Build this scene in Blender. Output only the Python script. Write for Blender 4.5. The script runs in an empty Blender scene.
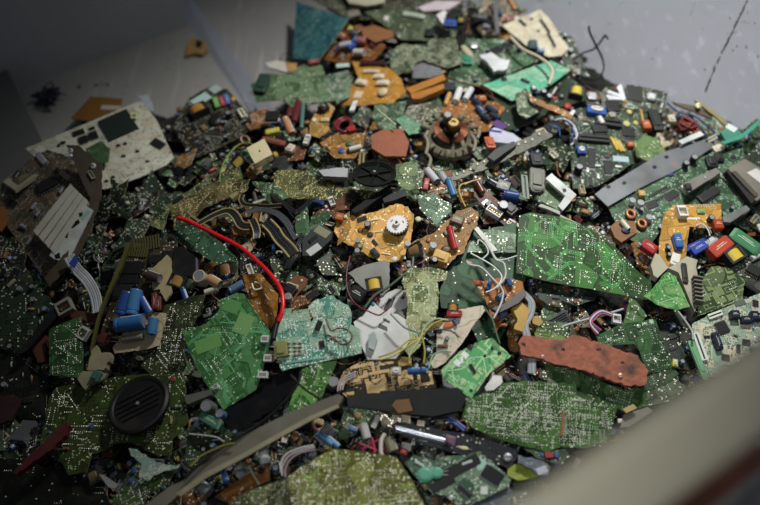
import bpy, math, random
from mathutils import Vector, Matrix, noise
from mathutils.geometry import tessellate_polygon
S = bpy.context.scene; C = S.collection
rnd = random.Random(7)
# ------------------------------------------------------------ camera
FPX = 760*50/36
CAM = Vector((0, -1.15, 1.35)); FW = (-CAM).normalized(); RT = Vector((1, 0, 0)); UP = RT.cross(FW)
cd = bpy.data.cameras.new('camera'); cam = bpy.data.objects.new('camera', cd); C.objects.link(cam)
cam.matrix_world = Matrix(((RT.x, UP.x, -FW.x, CAM.x), (RT.y, UP.y, -FW.y, CAM.y), (RT.z, UP.z, -FW.z, CAM.z), (0, 0, 0, 1)))
cd.sensor_width = 36; cd.lens = 50; cd.clip_start = 0.02
cd.dof.use_dof = True; cd.dof.focus_distance = 1.64; cd.dof.aperture_fstop = 2.0
S.camera = cam
# ------------------------------------------------------------ light
w = bpy.data.worlds.new('world'); S.world = w; w.use_nodes = True
w.node_tree.nodes['Background'].inputs[0].default_value = (0.8, 0.88, 1.0, 1)
w.node_tree.nodes['Background'].inputs[1].default_value = 0.075
def spot(name, loc, target, power, radius, cone, col):
    l = bpy.data.lights.new(name, 'SPOT'); l.energy = power; l.shadow_soft_size = radius; l.spot_size = math.radians(cone)
    l.spot_blend = 1; l.color = col
    o = bpy.data.objects.new(name, l); C.objects.link(o); o.location = loc
    o.rotation_euler = (Vector(target)-Vector(loc)).to_track_quat('-Z', 'Y').to_euler()
spot('work_lamp', (0.6, 0.74, 1.75), (0.25, 0.14, 0), 178, 0.11, 57, (1.0, 0.985, 0.95))
spot('rail_fill', (-0.5, -1.3, 2.0), (0.5, -0.60, 0.4), 56, 0.2, 60, (0.97, 0.98, 1.0))  # added fill behind the camera to brighten the foreground rail, no real fixture
S.view_settings.view_transform = 'Standard'; S.view_settings.look = 'None'
S.view_settings.exposure = 0.15; S.view_settings.gamma = 1; S.view_settings.use_curve_mapping = False

# ------------------------------------------------------------ materials
def lin(h):
    if isinstance(h, str):
        h = h.lstrip('#'); c = [int(h[i:i+2], 16)/255 for i in (0, 2, 4)]
    else: c = h
    return tuple(x/12.92 if x <= .04045 else ((x+.055)/1.055)**2.4 for x in c)+(1,)
MC = {}
def soft(c, s=.94, v=.58):
    g = .3*c[0]+.59*c[1]+.11*c[2]; v += .42*g**.5; return tuple((g+(x-g)*s)*v for x in c[:3])+(1,)
def _new(name):
    m = bpy.data.materials.new(name); m.use_nodes = True; nt = m.node_tree
    return m, nt, nt.nodes['Principled BSDF'], (lambda t: nt.nodes.new(t)), nt.links.new
def mathn(nt, op, a, b=None):
    n = nt.nodes.new('ShaderNodeMath'); n.operation = op
    for i, x in enumerate((a, b)):
        if x is None: continue
        if isinstance(x, (int, float)): n.inputs[i].default_value = x
        else: nt.links.new(x, n.inputs[i])
    return n.outputs[0]
def mixc(nt, f, a, b):
    n = nt.nodes.new('ShaderNodeMix'); n.data_type = 'RGBA'
    for k, x in ((0, f), (6, a), (7, b)):
        if isinstance(x, (int, float, tuple)): n.inputs[k].default_value = x
        else: nt.links.new(x, n.inputs[k])
    return n.outputs[2]
def mat(col, rough=.5, metal=0, var=.25, scale=60, dirt=.15, bump=0, alpha=1, trans=0):
    k = ('p', col, rough, metal, var, scale, dirt, bump, alpha, trans)
    if k in MC: return MC[k]
    m, nt, b, N, L = _new('plain_'+str(col).strip('#'))
    c = lin(col) if col == '#c4141e' else soft(lin(col))
    tc = N('ShaderNodeTexCoord'); nz = N('ShaderNodeTexNoise'); nz.inputs['Scale'].default_value = scale; nz.inputs['Detail'].default_value = 4
    L(tc.outputs['Object'], nz.inputs['Vector'])
    dk = tuple(x*(1-var) for x in c[:3])+(1,); lt = tuple(min(1, x*(1+var*.8)+.004) for x in c[:3])+(1,)
    base = mixc(nt, nz.outputs[0], dk, lt)
    oi = N('ShaderNodeObjectInfo')
    nz2 = N('ShaderNodeTexNoise'); nz2.inputs['Scale'].default_value = scale*.35; nz2.inputs['Detail'].default_value = 6
    mp = N('ShaderNodeMapping'); L(tc.outputs['Object'], mp.inputs[0])
    cb = N('ShaderNodeCombineXYZ'); L(oi.outputs['Random'], cb.inputs[0]); L(oi.outputs['Random'], cb.inputs[2]); L(cb.outputs[0], mp.inputs[1])
    L(mp.outputs[0], nz2.inputs['Vector'])
    mr = N('ShaderNodeMapRange'); mr.inputs[1].default_value = .5; mr.inputs[2].default_value = .72; mr.inputs[3].default_value = 0; mr.inputs[4].default_value = dirt*2
    L(nz2.outputs[0], mr.inputs[0])
    base = mixc(nt, mr.outputs[0], base, lin('#3d382f'))
    L(base, b.inputs['Base Color']); b.inputs['Roughness'].default_value = rough; b.inputs['Metallic'].default_value = metal; b.inputs['Specular IOR Level'].default_value = .3
    b.inputs['Alpha'].default_value = alpha; b.inputs['Transmission Weight'].default_value = trans
    if bump:
        bp = N('ShaderNodeBump'); bp.inputs['Strength'].default_value = bump; bp.inputs['Distance'].default_value = .002
        L(nz.outputs[0], bp.inputs['Height']); L(bp.outputs[0], b.inputs['Normal'])
    MC[k] = m; return m
def pcb(col, tr, lines=.5, spk=.2, s=38, pour=.5, spc='#c9c9b4', ky=5, rough=.33, mask=.48):
    k = ('b', col, tr, lines, spk, s, pour, spc, ky, rough, mask)
    if k in MC: return MC[k]
    m, nt, b, N, L = _new('board_'+str(col).strip('#'))
    tc = N('ShaderNodeTexCoord'); co = tc.outputs['Object']; oi = N('ShaderNodeObjectInfo')
    mp = N('ShaderNodeMapping'); L(co, mp.inputs[0]); cb = N('ShaderNodeCombineXYZ'); L(oi.outputs['Random'], cb.inputs[0]); L(oi.outputs['Random'], cb.inputs[1]); L(cb.outputs[0], mp.inputs[1])
    co = mp.outputs[0]
    v = N('ShaderNodeTexVoronoi'); v.distance = 'CHEBYCHEV'; v.inputs['Scale'].default_value = s; v.inputs['Randomness'].default_value = .9; L(co, v.inputs['Vector'])
    fr = mathn(nt, 'FRACT', mathn(nt, 'MULTIPLY', v.outputs['Distance'], ky))
    ln = mathn(nt, 'GREATER_THAN', fr, .62)
    nz = N('ShaderNodeTexNoise'); nz.inputs['Scale'].default_value = s*.6; nz.inputs['Detail'].default_value = 1; L(co, nz.inputs['Vector'])
    ln = mathn(nt, 'MULTIPLY', ln, mathn(nt, 'GREATER_THAN', nz.outputs[0], mask))
    # copper pours: blocky cells
    v2 = N('ShaderNodeTexVoronoi'); v2.distance = 'CHEBYCHEV'; v2.inputs['Scale'].default_value = s*.8; L(co, v2.inputs['Vector'])
    sp = N('ShaderNodeSeparateColor'); L(v2.outputs['Color'], sp.inputs[0])
    pr = mathn(nt, 'MULTIPLY', mathn(nt, 'GREATER_THAN', sp.outputs[0], .62), mathn(nt, 'LESS_THAN', v2.outputs['Distance'], .42))
    nq = N('ShaderNodeTexNoise'); nq.inputs['Scale'].default_value = s*.95; nq.inputs['Detail'].default_value = .5; L(co, nq.inputs['Vector'])
    if s < 30: pr = mathn(nt, 'MULTIPLY', pr, 0)
    pr = mathn(nt, 'MAXIMUM', pr, mathn(nt, 'GREATER_THAN', nq.outputs[0], .54))
    gap = mathn(nt, 'LESS_THAN', mathn(nt, 'ABSOLUTE', mathn(nt, 'SUBTRACT', nq.outputs[0], .535)), .014)
    nb = N('ShaderNodeTexNoise'); nb.inputs['Scale'].default_value = 14; nb.inputs['Detail'].default_value = 5; L(co, nb.inputs['Vector'])
    c = soft(lin(col)); t = soft(lin(tr)); t = (t[0]*1.2, t[1]*.88, t[2]*.78, 1)
    if c[1] > .2: pass
    elif c[1] > c[0]*1.15 and c[1] > c[2]: c = (c[0]*1.15, c[1]*.66, c[2]*.55, 1)
    elif c[0] > c[1]*1.3: c = (c[0]*.74, c[1]*.86, c[2]*.72, 1); t = (t[0]*.8, t[1]*.92, t[2]*.85, 1)
    else: c = tuple(x*.85 for x in c[:3])+(1,)
    base = mixc(nt, nb.outputs[0], tuple(x*.7 for x in c[:3])+(1,), tuple(min(1, x*1.25) for x in c[:3])+(1,))
    base = mixc(nt, mathn(nt, 'MULTIPLY', pr, pour), base, t)
    base = mixc(nt, mathn(nt, 'MULTIPLY', ln, lines), base, t)
    base = mixc(nt, mathn(nt, 'MULTIPLY', gap, .7), base, tuple(x*.45 for x in c[:3])+(1,))
    v4 = N('ShaderNodeTexVoronoi'); v4.distance = 'CHEBYCHEV'; v4.inputs['Scale'].default_value = s*3.4; v4.inputs['Randomness'].default_value = .8; L(co, v4.inputs['Vector'])
    l4 = mathn(nt, 'MULTIPLY', mathn(nt, 'GREATER_THAN', mathn(nt, 'FRACT', mathn(nt, 'MULTIPLY', v4.outputs['Distance'], 3.2)), .66), mathn(nt, 'LESS_THAN', nz.outputs[0], .53))
    base = mixc(nt, mathn(nt, 'MULTIPLY', l4, lines*.8), base, t)
    # small pads
    v3 = N('ShaderNodeTexVoronoi'); v3.distance = 'CHEBYCHEV'; v3.inputs['Scale'].default_value = 300; v3.inputs['Randomness'].default_value = .55; L(co, v3.inputs['Vector'])
    s3 = N('ShaderNodeSeparateColor'); L(v3.outputs['Color'], s3.inputs[0])
    nz3 = N('ShaderNodeTexNoise'); nz3.inputs['Scale'].default_value = 45; nz3.inputs['Detail'].default_value = 2; L(co, nz3.inputs['Vector'])
    pm = mathn(nt, 'MULTIPLY', mathn(nt, 'GREATER_THAN', s3.outputs[1], 1-spk), mathn(nt, 'LESS_THAN', v3.outputs['Distance'], .34))
    pm = mathn(nt, 'MULTIPLY', pm, mathn(nt, 'GREATER_THAN', nz3.outputs[0], .47))
    base = mixc(nt, pm, base, lin(spc))
    nd = N('ShaderNodeTexNoise'); nd.inputs['Scale'].default_value = 30; nd.inputs['Detail'].default_value = 8; nd.inputs['Roughness'].default_value = .7; L(co, nd.inputs['Vector'])
    mr = N('ShaderNodeMapRange'); mr.inputs[1].default_value = .52; mr.inputs[2].default_value = .75; mr.inputs[4].default_value = .5; L(nd.outputs[0], mr.inputs[0])
    base = mixc(nt, mr.outputs[0], base, lin('#3a3a30'))
    L(base, b.inputs['Base Color'])
    b.inputs['Specular IOR Level'].default_value = .22; L(mathn(nt, 'MULTIPLY', pm, .5), b.inputs['Metallic'])
    rg = N('ShaderNodeMapRange'); rg.inputs[3].default_value = rough; rg.inputs[4].default_value = rough+.3; L(nd.outputs[0], rg.inputs[0]); L(rg.outputs[0], b.inputs['Roughness'])
    bp = N('ShaderNodeBump'); bp.inputs['Strength'].default_value = .5; bp.inputs['Distance'].default_value = .0006
    L(mathn(nt, 'ADD', mathn(nt, 'ADD', ln, pr), pm), bp.inputs['Height']); L(bp.outputs[0], b.inputs['Normal'])
    MC[k] = m; return m
def metal_paint(col, streak=.3, scale=3, rough=.45):
    k = ('w', col, streak, scale)
    if k in MC: return MC[k]
    m, nt, b, N, L = _new('painted_steel')
    tc = N('ShaderNodeTexCoord'); c = lin(col)
    n1 = N('ShaderNodeTexNoise'); n1.inputs['Scale'].default_value = scale; n1.inputs['Detail'].default_value = 8; n1.inputs['Roughness'].default_value = .65; L(tc.outputs['Object'], n1.inputs['Vector'])
    base = mixc(nt, n1.outputs[0], tuple(x*.78 for x in c[:3])+(1,), tuple(min(1, x*1.2) for x in c[:3])+(1,))
    mp = N('ShaderNodeMapping'); mp.inputs['Scale'].default_value = (60, 5, 60); mp.inputs['Rotation'].default_value = (.3, .2, .5); L(tc.outputs['Object'], mp.inputs[0])
    n2 = N('ShaderNodeTexNoise'); n2.inputs['Scale'].default_value = 1; n2.inputs['Detail'].default_value = 6; L(mp.outputs[0], n2.inputs['Vector'])
    r2 = N('ShaderNodeMapRange'); r2.inputs[1].default_value = .58; r2.inputs[2].default_value = .72; r2.inputs[4].default_value = streak; L(n2.outputs[0], r2.inputs[0])
    base = mixc(nt, r2.outputs[0], base, tuple(min(1, x*1.6) for x in c[:3])+(1,))
    v = N('ShaderNodeTexNoise'); v.inputs['Scale'].default_value = 45; v.inputs['Detail'].default_value = 3; L(tc.outputs['Object'], v.inputs['Vector'])
    r3 = N('ShaderNodeMapRange'); r3.inputs[1].default_value = .68; r3.inputs[2].default_value = .74; r3.inputs[4].default_value = .6; L(v.outputs[0], r3.inputs[0])
    base = mixc(nt, r3.outputs[0], base, tuple(x*.45 for x in c[:3])+(1,))
    L(base, b.inputs['Base Color']); b.inputs['Roughness'].default_value = rough; b.inputs['Metallic'].default_value = .1
    MC[k] = m; return m
TAN = mat('#a49468', .6); WHT = mat('#d8d6cc', .5); SIL = mat('#b4b6b8', .45, .7, .15, 80, .1); GLD = mat('#c9a54e', .35, .8)
BLK = mat('#17181a', .4, 0, .2); COP = mat('#a8603c', .4, .7, .4, 200); DKM = mat('#4b4c4e', .45, .6); SOL = mat('#e4e4d8', .3, .75, .1, 80, .05)
GSOL = mat('#ddd09a', .3, .75, .1, 80, .05)

# ------------------------------------------------------------ mesh building
class MB:
    def __init__(s): s.v = []; s.f = []; s.m = []; s.s = []; s.mats = []
    def mi(s, m):
        if m not in s.mats: s.mats.append(m)
        return s.mats.index(m)
    def add(s, vs, fs, m, smooth=False, M=None):
        o = len(s.v); i = s.mi(m)
        s.v += [tuple(M @ Vector(q)) if M else tuple(q) for q in vs]
        for f in fs: s.f.append([o+a for a in f]); s.m.append(i); s.s.append(smooth)
    def box(s, x0, x1, y0, y1, z0, z1, m, c=0, M=None):
        if not c:
            vs = [(x, y, z) for z in (z0, z1) for x, y in ((x0, y0), (x1, y0), (x1, y1), (x0, y1))]
            s.add(vs, [(3, 2, 1, 0), (4, 5, 6, 7), (0, 1, 5, 4), (1, 2, 6, 5), (2, 3, 7, 6), (3, 0, 4, 7)], m, M=M)
        else:
            cx = c*(x1-x0); cy = c*(y1-y0); cz = c*(z1-z0)
            ring = lambda a, b_, z: [(x0+a, y0, z), (x1-a, y0, z), (x1, y0+b_, z), (x1, y1-b_, z), (x1-a, y1, z), (x0+a, y1, z), (x0, y1-b_, z), (x0, y0+b_, z)]
            def inn(z): return [(x0+cx*(2 if i in (6, 7) else 1.2), y, z) if 0 else (min(max(x, x0+cx), x1-cx), min(max(y, y0+cy), y1-cy), z) for i, (x, y, _) in enumerate(ring(cx*1.4, cy*1.4, z))]
            vs = ring(cx, cy, z0)+ring(cx, cy, z1-cz)+inn(z1)
            fs = [tuple(range(7, -1, -1)), tuple(range(16, 24))]
            for r in (0, 8):
                for i in range(8): fs.append((r+i, r+(i+1) % 8, r+8+(i+1) % 8, r+8+i))
            s.add(vs, fs, m, M=M)
    def lathe(s, prof, m, n=12, M=None, smooth=True, mats=None):
        vs = []
        for r, z in prof:
            for i in range(n):
                a = 2*math.pi*i/n; vs.append((r*math.cos(a), r*math.sin(a), z))
        if mats is None: mats = [m]*(len(prof)-1)
        for j in range(len(prof)-1):
            o = j*n
            s.add(vs[o:o+2*n], [(i, (i+1) % n, n+(i+1) % n, n+i) for i in range(n)], mats[j], smooth, M)
        if prof[0][0] > 1e-6: s.add(vs[:n], [tuple(range(n-1, -1, -1))], mats[0], False, M)
        if prof[-1][0] > 1e-6: s.add(vs[-n:], [tuple(range(n))], mats[-1], False, M)
    def tube(s, pts, r, m, n=6, M=None, rend=None):
        pts = [Vector(p) for p in pts]; vs = []; prev = None
        for i, p in enumerate(pts):
            d = (pts[min(i+1, len(pts)-1)]-pts[max(i-1, 0)]).normalized()
            if prev is None: a = d.orthogonal().normalized()
            else: a = (prev-d*prev.dot(d)).normalized()
            prev = a; b = d.cross(a)
            for k in range(n):
                t = 2*math.pi*k/n; vs.append(p+(a*math.cos(t)+b*math.sin(t))*r)
        fs = [(j*n+i, j*n+(i+1) % n, (j+1)*n+(i+1) % n, (j+1)*n+i) for j in range(len(pts)-1) for i in range(n)]
        fs += [tuple(range(n-1, -1, -1)), tuple(range((len(pts)-1)*n, len(pts)*n))]
        s.add(vs, fs, m, True, M)
    def prism(s, poly, z0, z1, mt, ms=None, mb=None, M=None):
        ar = sum(poly[i][0]*poly[(i+1) % len(poly)][1]-poly[(i+1) % len(poly)][0]*poly[i][1] for i in range(len(poly)))
        if ar < 0: poly = poly[::-1]
        n = len(poly); tr = tessellate_polygon([[Vector((x, y, 0)) for x, y in poly]])
        fix = []
        for t in tr:
            a, b, c = (poly[i] for i in t)
            fix.append(tuple(t) if (b[0]-a[0])*(c[1]-a[1])-(b[1]-a[1])*(c[0]-a[0]) > 0 else tuple(t)[::-1])
        vt = [(x, y, z1) for x, y in poly]; vb = [(x, y, z0) for x, y in poly]
        s.add(vt, fix, mt, M=M); s.add(vb, [t[::-1] for t in fix], mb or mt, M=M)
        s.add(vb+vt, [(i, (i+1) % n, n+(i+1) % n, n+i) for i in range(n)], ms or mt, M=M)
    def mesh(s, name):
        me = bpy.data.meshes.new(name); me.from_pydata(s.v, [], s.f)
        for m in s.mats: me.materials.append(m)
        me.polygons.foreach_set('material_index', s.m); me.polygons.foreach_set('use_smooth', s.s); me.update(); return me
    def obj(s, name, parent=None, M=None):
        o = bpy.data.objects.new(name, s.mesh(name)); C.objects.link(o)
        if parent: o.parent = parent
        if M is not None: o.matrix_local = M
        return o
# ------------------------------------------------------------ where the heap lies
def sm(a, b, x):
    t = min(1, max(0, (x-a)/(b-a))); return t*t*(3-2*t)
FLOOR = -0.10
def heap(x, y):
    h = -0.02+0.085*math.exp(-(((x-.05)/.40)**2+((y+.02)/.36)**2))
    h -= .075*sm(-.1, -.6, x)*sm(.15, -.35, y)
    h -= .14*sm(-.54, -.66, x)*sm(.13, .26, y)
    d = max(.50-y, x+.19)
    return min(h, -.115+.6*d)
def surf(x, y): return max(heap(x, y), FLOOR)
def ray(px, py): return (FW*FPX+RT*(px-380)+UP*(252.5-py)).normalized()
def hit(px, py, lift=0.0):
    d = ray(px, py); t = 1.0
    g = lambda t: (CAM.z+d.z*t)-surf(CAM.x+d.x*t, CAM.y+d.y*t)-lift
    while g(t) > 0 and t < 4: t += .02
    a, b = t-.02, t
    for _ in range(18):
        m = (a+b)/2
        if g(m) > 0: a = m
        else: b = m
    return CAM+d*b
def nrm(p, e=.05):
    return Vector((surf(p.x-e, p.y)-surf(p.x+e, p.y), surf(p.x, p.y-e)-surf(p.x, p.y+e), 2*e)).normalized()
class Fr:
    def __init__(s, px, py, lift=.02, tilt=(0, 0), ax=(1, 0)):
        s.o = hit(px, py, lift); s.n = (nrm(s.o)+Vector((tilt[0], tilt[1], 0))).normalized() if tilt else Vector((0, 0, 1))
        s.x = Vector((1, 0, 0)); s.y = s.n.cross(s.x)
        q = s.un(px+ax[0], py+ax[1])-s.o; s.x = q.normalized(); s.y = s.n.cross(s.x).normalized()
        s.M = Matrix(((s.x.x, s.y.x, s.n.x, s.o.x), (s.x.y, s.y.y, s.n.y, s.o.y), (s.x.z, s.y.z, s.n.z, s.o.z), (0, 0, 0, 1)))
    def un(s, px, py):
        d = ray(px, py); return CAM+d*((s.o-CAM).dot(s.n)/d.dot(s.n))
    def loc(s, px, py):
        q = s.un(px, py)-s.o; return q.dot(s.x), q.dot(s.y)
TS = 3.795; TX = dict(zip('1234', (0, 190, 380, 560))); TY = dict(A=0, B=120, C=240, D=372)
# 6.32x views
ZV = dict(Z1=(100, 60), Z2=(240, 80), Z3=(360, 0), Z4=(480, 60), Z5=(580, 80), Z6=(180, 180), Z7=(280, 180), Z8=(380, 400))
def cv(t, x, y):
    if t == 'P': return x, y
    if t in ZV: return ZV[t][0]+x/6.317, ZV[t][1]+y/6.317
    return TX[t[1]]+x/TS, TY[t[0]]+y/TS
def ts(t): return 1 if t == 'P' else (6.317 if t in ZV else TS)
def pts(s):
    t = 'P'; out = []
    for w_ in s.split():
        if ',' in w_: out.append(cv(t, *map(float, w_.split(','))))
        else: t = w_
    return out
def inpoly(x, y, p):
    r = False; j = len(p)-1
    for i in range(len(p)):
        if (p[i][1] > y) != (p[j][1] > y) and x < (p[j][0]-p[i][0])*(y-p[i][1])/(p[j][1]-p[i][1])+p[i][0]: r = not r
        j = i
    return r
def cen(p):
    A = cx = cy = 0
    for i in range(len(p)):
        x0, y0 = p[i]; x1, y1 = p[(i+1) % len(p)]; k = x0*y1-x1*y0; A += k; cx += (x0+x1)*k; cy += (y0+y1)*k
    return (cx/(3*A), cy/(3*A)), abs(A)/2
MAJ = []      # (short name, centre px, polygon px)
def tag(o, label, cat, group=None, kind=None):
    if label: o['label'] = label
    if cat: o['category'] = cat
    if group: o['group'] = group
    if kind: o['kind'] = kind
    return o
def reg(short, poly):
    c, _ = cen(poly); MAJ.append((short, c, poly))
def jagged(p, amt, step, r):
    out = []; step *= .6
    for i in range(len(p)):
        a, b = p[i], p[(i+1) % len(p)]; L = math.hypot(b[0]-a[0], b[1]-a[1]); n = max(1, int(L/step)); out.append(a)
        for k in range(1, n):
            t = k/n; q = r.choice((0, 0, r.uniform(-amt, amt), amt, -amt*.7))*.9; out.append((a[0]+(b[0]-a[0])*t-(b[1]-a[1])/L*q, a[1]+(b[1]-a[1])*t+(b[0]-a[0])/L*q))
    return out

# ------------------------------------------------------------ component meshes in a unit box (x length, y width, z height)
PC = {}; SPL = {}
REST = dict(chip='pin_legs', qfp='pin_legs', lie='metal_end', up='metal_end', film='leads', conn='contact_pins', trafo='taped_winding', trans='metal_tab', trim='dial', can='base_rim', disc='leads', toroid='wire_end', res='leads_and_bands', pins='pin_row', sink='fins')
def split_mesh(me, key):
    if key in SPL: return SPL[key]
    n0 = [p for p in me.polygons if p.material_index == 0]; n1 = [p for p in me.polygons if p.material_index > 0]; out = []
    if not n1: SPL[key] = (me, None); return SPL[key]
    for ps, nm in ((n0, me.name), (n1, me.name+'_rest')):
        idx = {}; vs = []; fs = []
        for p in ps:
            f = []
            for v in p.vertices:
                if v not in idx: idx[v] = len(vs); vs.append(tuple(me.vertices[v].co))
                f.append(idx[v])
            fs.append(f)
        m = bpy.data.meshes.new(nm); m.from_pydata(vs, [], fs)
        for q in me.materials: m.materials.append(q)
        m.polygons.foreach_set('material_index', [p.material_index for p in ps]); m.polygons.foreach_set('use_smooth', [p.use_smooth for p in ps]); m.update(); out.append(m)
    SPL[key] = tuple(out); return SPL[key]
def comp_obj(kind, col, big):
    me = proto(kind, col)
    if not big or kind not in REST: o = bpy.data.objects.new(NAMES[kind], me); C.objects.link(o); return o
    a, b = split_mesh(me, (kind, col)); o = bpy.data.objects.new(NAMES[kind], a); C.objects.link(o)
    if b: c = bpy.data.objects.new(REST[kind], b); C.objects.link(c); c.parent = o
    return o
NAMES = dict(chip='chip', qfp='chip', lie='capacitor', up='capacitor', res='resistor', disc='disc_capacitor', film='film_capacitor', conn='connector',
             trafo='transformer', toroid='toroid_coil', can='crystal', trans='transistor', sink='heatsink', trim='trimmer', slot='slot_connector', tape='sticker', tapeup='sticker', pads='contact_pad', bolt='screw',
             block='plastic_block', flat='flat_module', ribs='ribbed_comb', pins='pin_header')
HF = dict(chip=.28, qfp=.12, lie=1, up=1.1, res=1, disc=.35, film=.8, conn=.7, trafo=.8, toroid=.45, can=.5, trans=.5, sink=.9, trim=.8, slot=.5, tape=.02, tapeup=.02, pads=.1, bolt=.4, block=.6, flat=.07, ribs=.1, pins=.8)
def proto(kind, col):
    k = (kind, col)
    if k in PC: return PC[k]
    b = MB(); R90 = Matrix.Rotation(math.pi/2, 4, 'Y')
    if kind in ('chip', 'qfp'):
        m = mat(col or '#1b1c1e', .45); b.box(-.5, .5, -.4, .4, .12, 1, m, .06)
        n = 8
        for i in range(n):
            x = -.44+.88*i/(n-1)
            for s in (-1, 1):
                b.box(x-.022, x+.022, min(s*.39, s*.5), max(s*.39, s*.5), .3, .45, SIL); b.box(x-.022, x+.022, min(s*.47, s*.51), max(s*.47, s*.51), 0, .45, SIL)
                if kind == 'qfp': b.box(min(s*.49, s*.56), max(s*.49, s*.56), (x-.022)*.85, (x+.022)*.85, 0, .3, SIL)
        b.lathe([(.05, 1.0), (.05, 1.02)], mat('#3a3b3d', .5), 8, Matrix.Translation((-.38, .2, 0)))
    elif kind in ('lie', 'up'):
        m = mat(col or '#2f5f9e', .3, 0, .15); tp = mat('#8f9296', .5, .4); st = mat('#c9ced6', .4)
        prof = [(.42, 0), (.5, .03), (.5, .1), (.455, .14), (.5, .18), (.5, .95), (.46, 1), (.40, 1.0), (.38, .985), (.001, .985)]
        ms = [m]*7+[tp]*2
        M = R90 @ Matrix.Translation((0, 0, -.5)) if kind == 'lie' else Matrix.Identity(4)
        if kind == 'lie': M = Matrix.Translation((0, 0, .5)) @ M
        b.lathe(prof, m, 18, M, mats=ms)
        for s in (-.12, .12):
            if kind == 'lie': b.tube([(-.5, s, .5), (-.62, s, .5), (-.7, s, .3)], .02, SIL, 4)
        # polarity stripe
        for i in range(2):
            a = [(.503*math.cos(t), .503*math.sin(t), z) for z in (.2, .93) for t in (1.9+.0, 2.1, 2.3)]
            if i == 0: b.add(a, [(0, 1, 4, 3), (1, 2, 5, 4)], st, True, M)
    elif kind == 'res':
        m = mat(col or '#b99a6a', .45, 0, .1)
        M = Matrix.Translation((0, 0, .5)) @ R90
        bc = [mat(q, .45) for q in ('#7a2a1c', '#1c1c1c', '#b5482a', '#b39a3a')]
        prof = [(.1, -.3), (.42, -.29), (.5, -.24), (.46, -.17)]+[(.42, z) for z in (-.12, -.07, -.03, .02, .06, .11)]+[(.46, .17), (.5, .24), (.42, .29), (.1, .3)]
        ms = [m, m, bc[0], m, bc[1], m, bc[2], m, m, m, bc[3], m, m]
        b.lathe(prof, m, 10, M, mats=ms)
        b.tube([(-.3, 0, .5), (-.46, 0, .5), (-.5, 0, 0)], .05, SIL, 4); b.tube([(.3, 0, .5), (.46, 0, .5), (.5, 0, 0)], .05, SIL, 4)
    elif kind == 'disc':
        m = mat(col or '#b4642e', .4); b.lathe([(.02, 0), (.3, .05), (.46, .3), (.5, .5), (.46, .7), (.3, .95), (.02, 1)], m, 14)
        for s in (-.15, .15): b.tube([(.4, s, .5), (.75, s, .4), (.95, s*1.4, .1)], .03, SIL, 4)
    elif kind == 'film':
        m = mat(col or '#b5382c', .35, 0, .1); b.box(-.5, .5, -.5, .5, .06, 1, m, .1)
        b.box(-.3, .3, -.02, .02, 1.0, 1.01, mat('#e0dccc', .5)); b.box(-.2, .2, .12, .16, 1.0, 1.01, mat('#e0dccc', .5))
        for s in (-.4, .4): b.box(s-.03, s+.03, -.03, .03, -.1, .1, SIL)
    elif kind == 'conn':
        m = mat(col or '#d6d2c2', .5, 0, .1)
        b.box(-.5, .5, -.5, -.36, 0, 1, m); b.box(-.5, .5, .3, .5, 0, .85, m); b.box(-.5, -.42, -.36, .3, 0, 1, m); b.box(.42, .5, -.36, .3, 0, 1, m); b.box(-.42, .42, -.36, .3, 0, .3, m)
        for i in range(5):
            x = -.34+.17*i; b.box(x-.025, x+.025, -.06, .0, .3, .8, GLD)
    elif kind == 'trafo':
        m = mat(col or '#c9a92c', .45); k2 = mat('#2b2a2a', .5)
        b.box(-.5, .5, -.5, -.36, 0, .9, k2, .05); b.box(-.5, .5, .36, .5, 0, .9, k2, .05); b.box(-.5, -.36, -.37, .37, .05, .85, k2); b.box(.36, .5, -.37, .37, .05, .85, k2)
        b.lathe([(.34, -.38), (.38, -.36), (.38, .36), (.34, .38)], m, 16, Matrix.Translation((0, 0, .55)) @ Matrix.Rotation(math.pi/2, 4, 'X') @ Matrix.Scale(1.1, 4, (0, 1, 0)))
        b.box(-.5, .5, -.5, .5, 0, .12, k2)
        for i in range(4):
            for s in (-.5, .5): b.box(-.36+.24*i-.03, -.36+.24*i+.03, s-.04, s+.04, -.1, .1, SIL)
    elif kind == 'toroid':
        m = mat(col or '#a8683e', .4, .5, .3, 300)
        vs = []; fs = []; n, k_ = 28, 8
        for i in range(n):
            rr = .16 if i % 2 else .135
            for j in range(k_):
                a = 2*math.pi*i/n; t = 2*math.pi*j/k_; r_ = .34+rr*math.cos(t); vs.append((r_*math.cos(a), r_*math.sin(a), .5+.5*math.sin(t)*rr/.16))
        for i in range(n):
            for j in range(k_): fs.append((i*k_+j, i*k_+(j+1) % k_, ((i+1) % n)*k_+(j+1) % k_, ((i+1) % n)*k_+j))
        b.add(vs, [f[::-1] for f in fs], m, True)
        b.tube([(.45, 0, .4), (.62, .1, .2), (.7, .2, 0)], .03, COP, 4)
    elif kind == 'can':
        b.box(-.5, .5, -.5, .5, .06, 1, SIL, .18); b.box(-.5, .5, -.5, .5, 0, .08, SIL)
    elif kind == 'trans':
        b.box(-.1, .4, -.5, .5, .15, 1, mat(col or '#1a1a1c', .4), .06); b.box(-.5, .38, -.5, .5, 0, .16, SIL)
        b.lathe([(.09, .16), (.09, .19)], BLK, 10, Matrix.Translation((-.3, 0, 0)))
        for s in (-.3, 0, .3): b.box(.4, .85, s-.05, s+.05, .3, .4, SIL)
    elif kind == 'sink':
        m = mat(col or '#9da0a3', .35, .7); b.box(-.5, .5, -.5, .5, 0, .2, m)
        for i in range(7):
            y = -.48+.16*i; b.box(-.5, .5, y-.025, y+.025, .2, 1, m)
    elif kind == 'trim':
        m = mat(col or '#2a62b8', .4); b.box(-.5, .5, -.5, .5, 0, .75, m, .08); b.lathe([(.33, .75), (.33, .95), (.27, 1)], mat('#d8d8d2', .4), 14)
        b.box(-.22, .22, -.04, .04, 1, 1.02, BLK)
    elif kind == 'slot':
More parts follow.
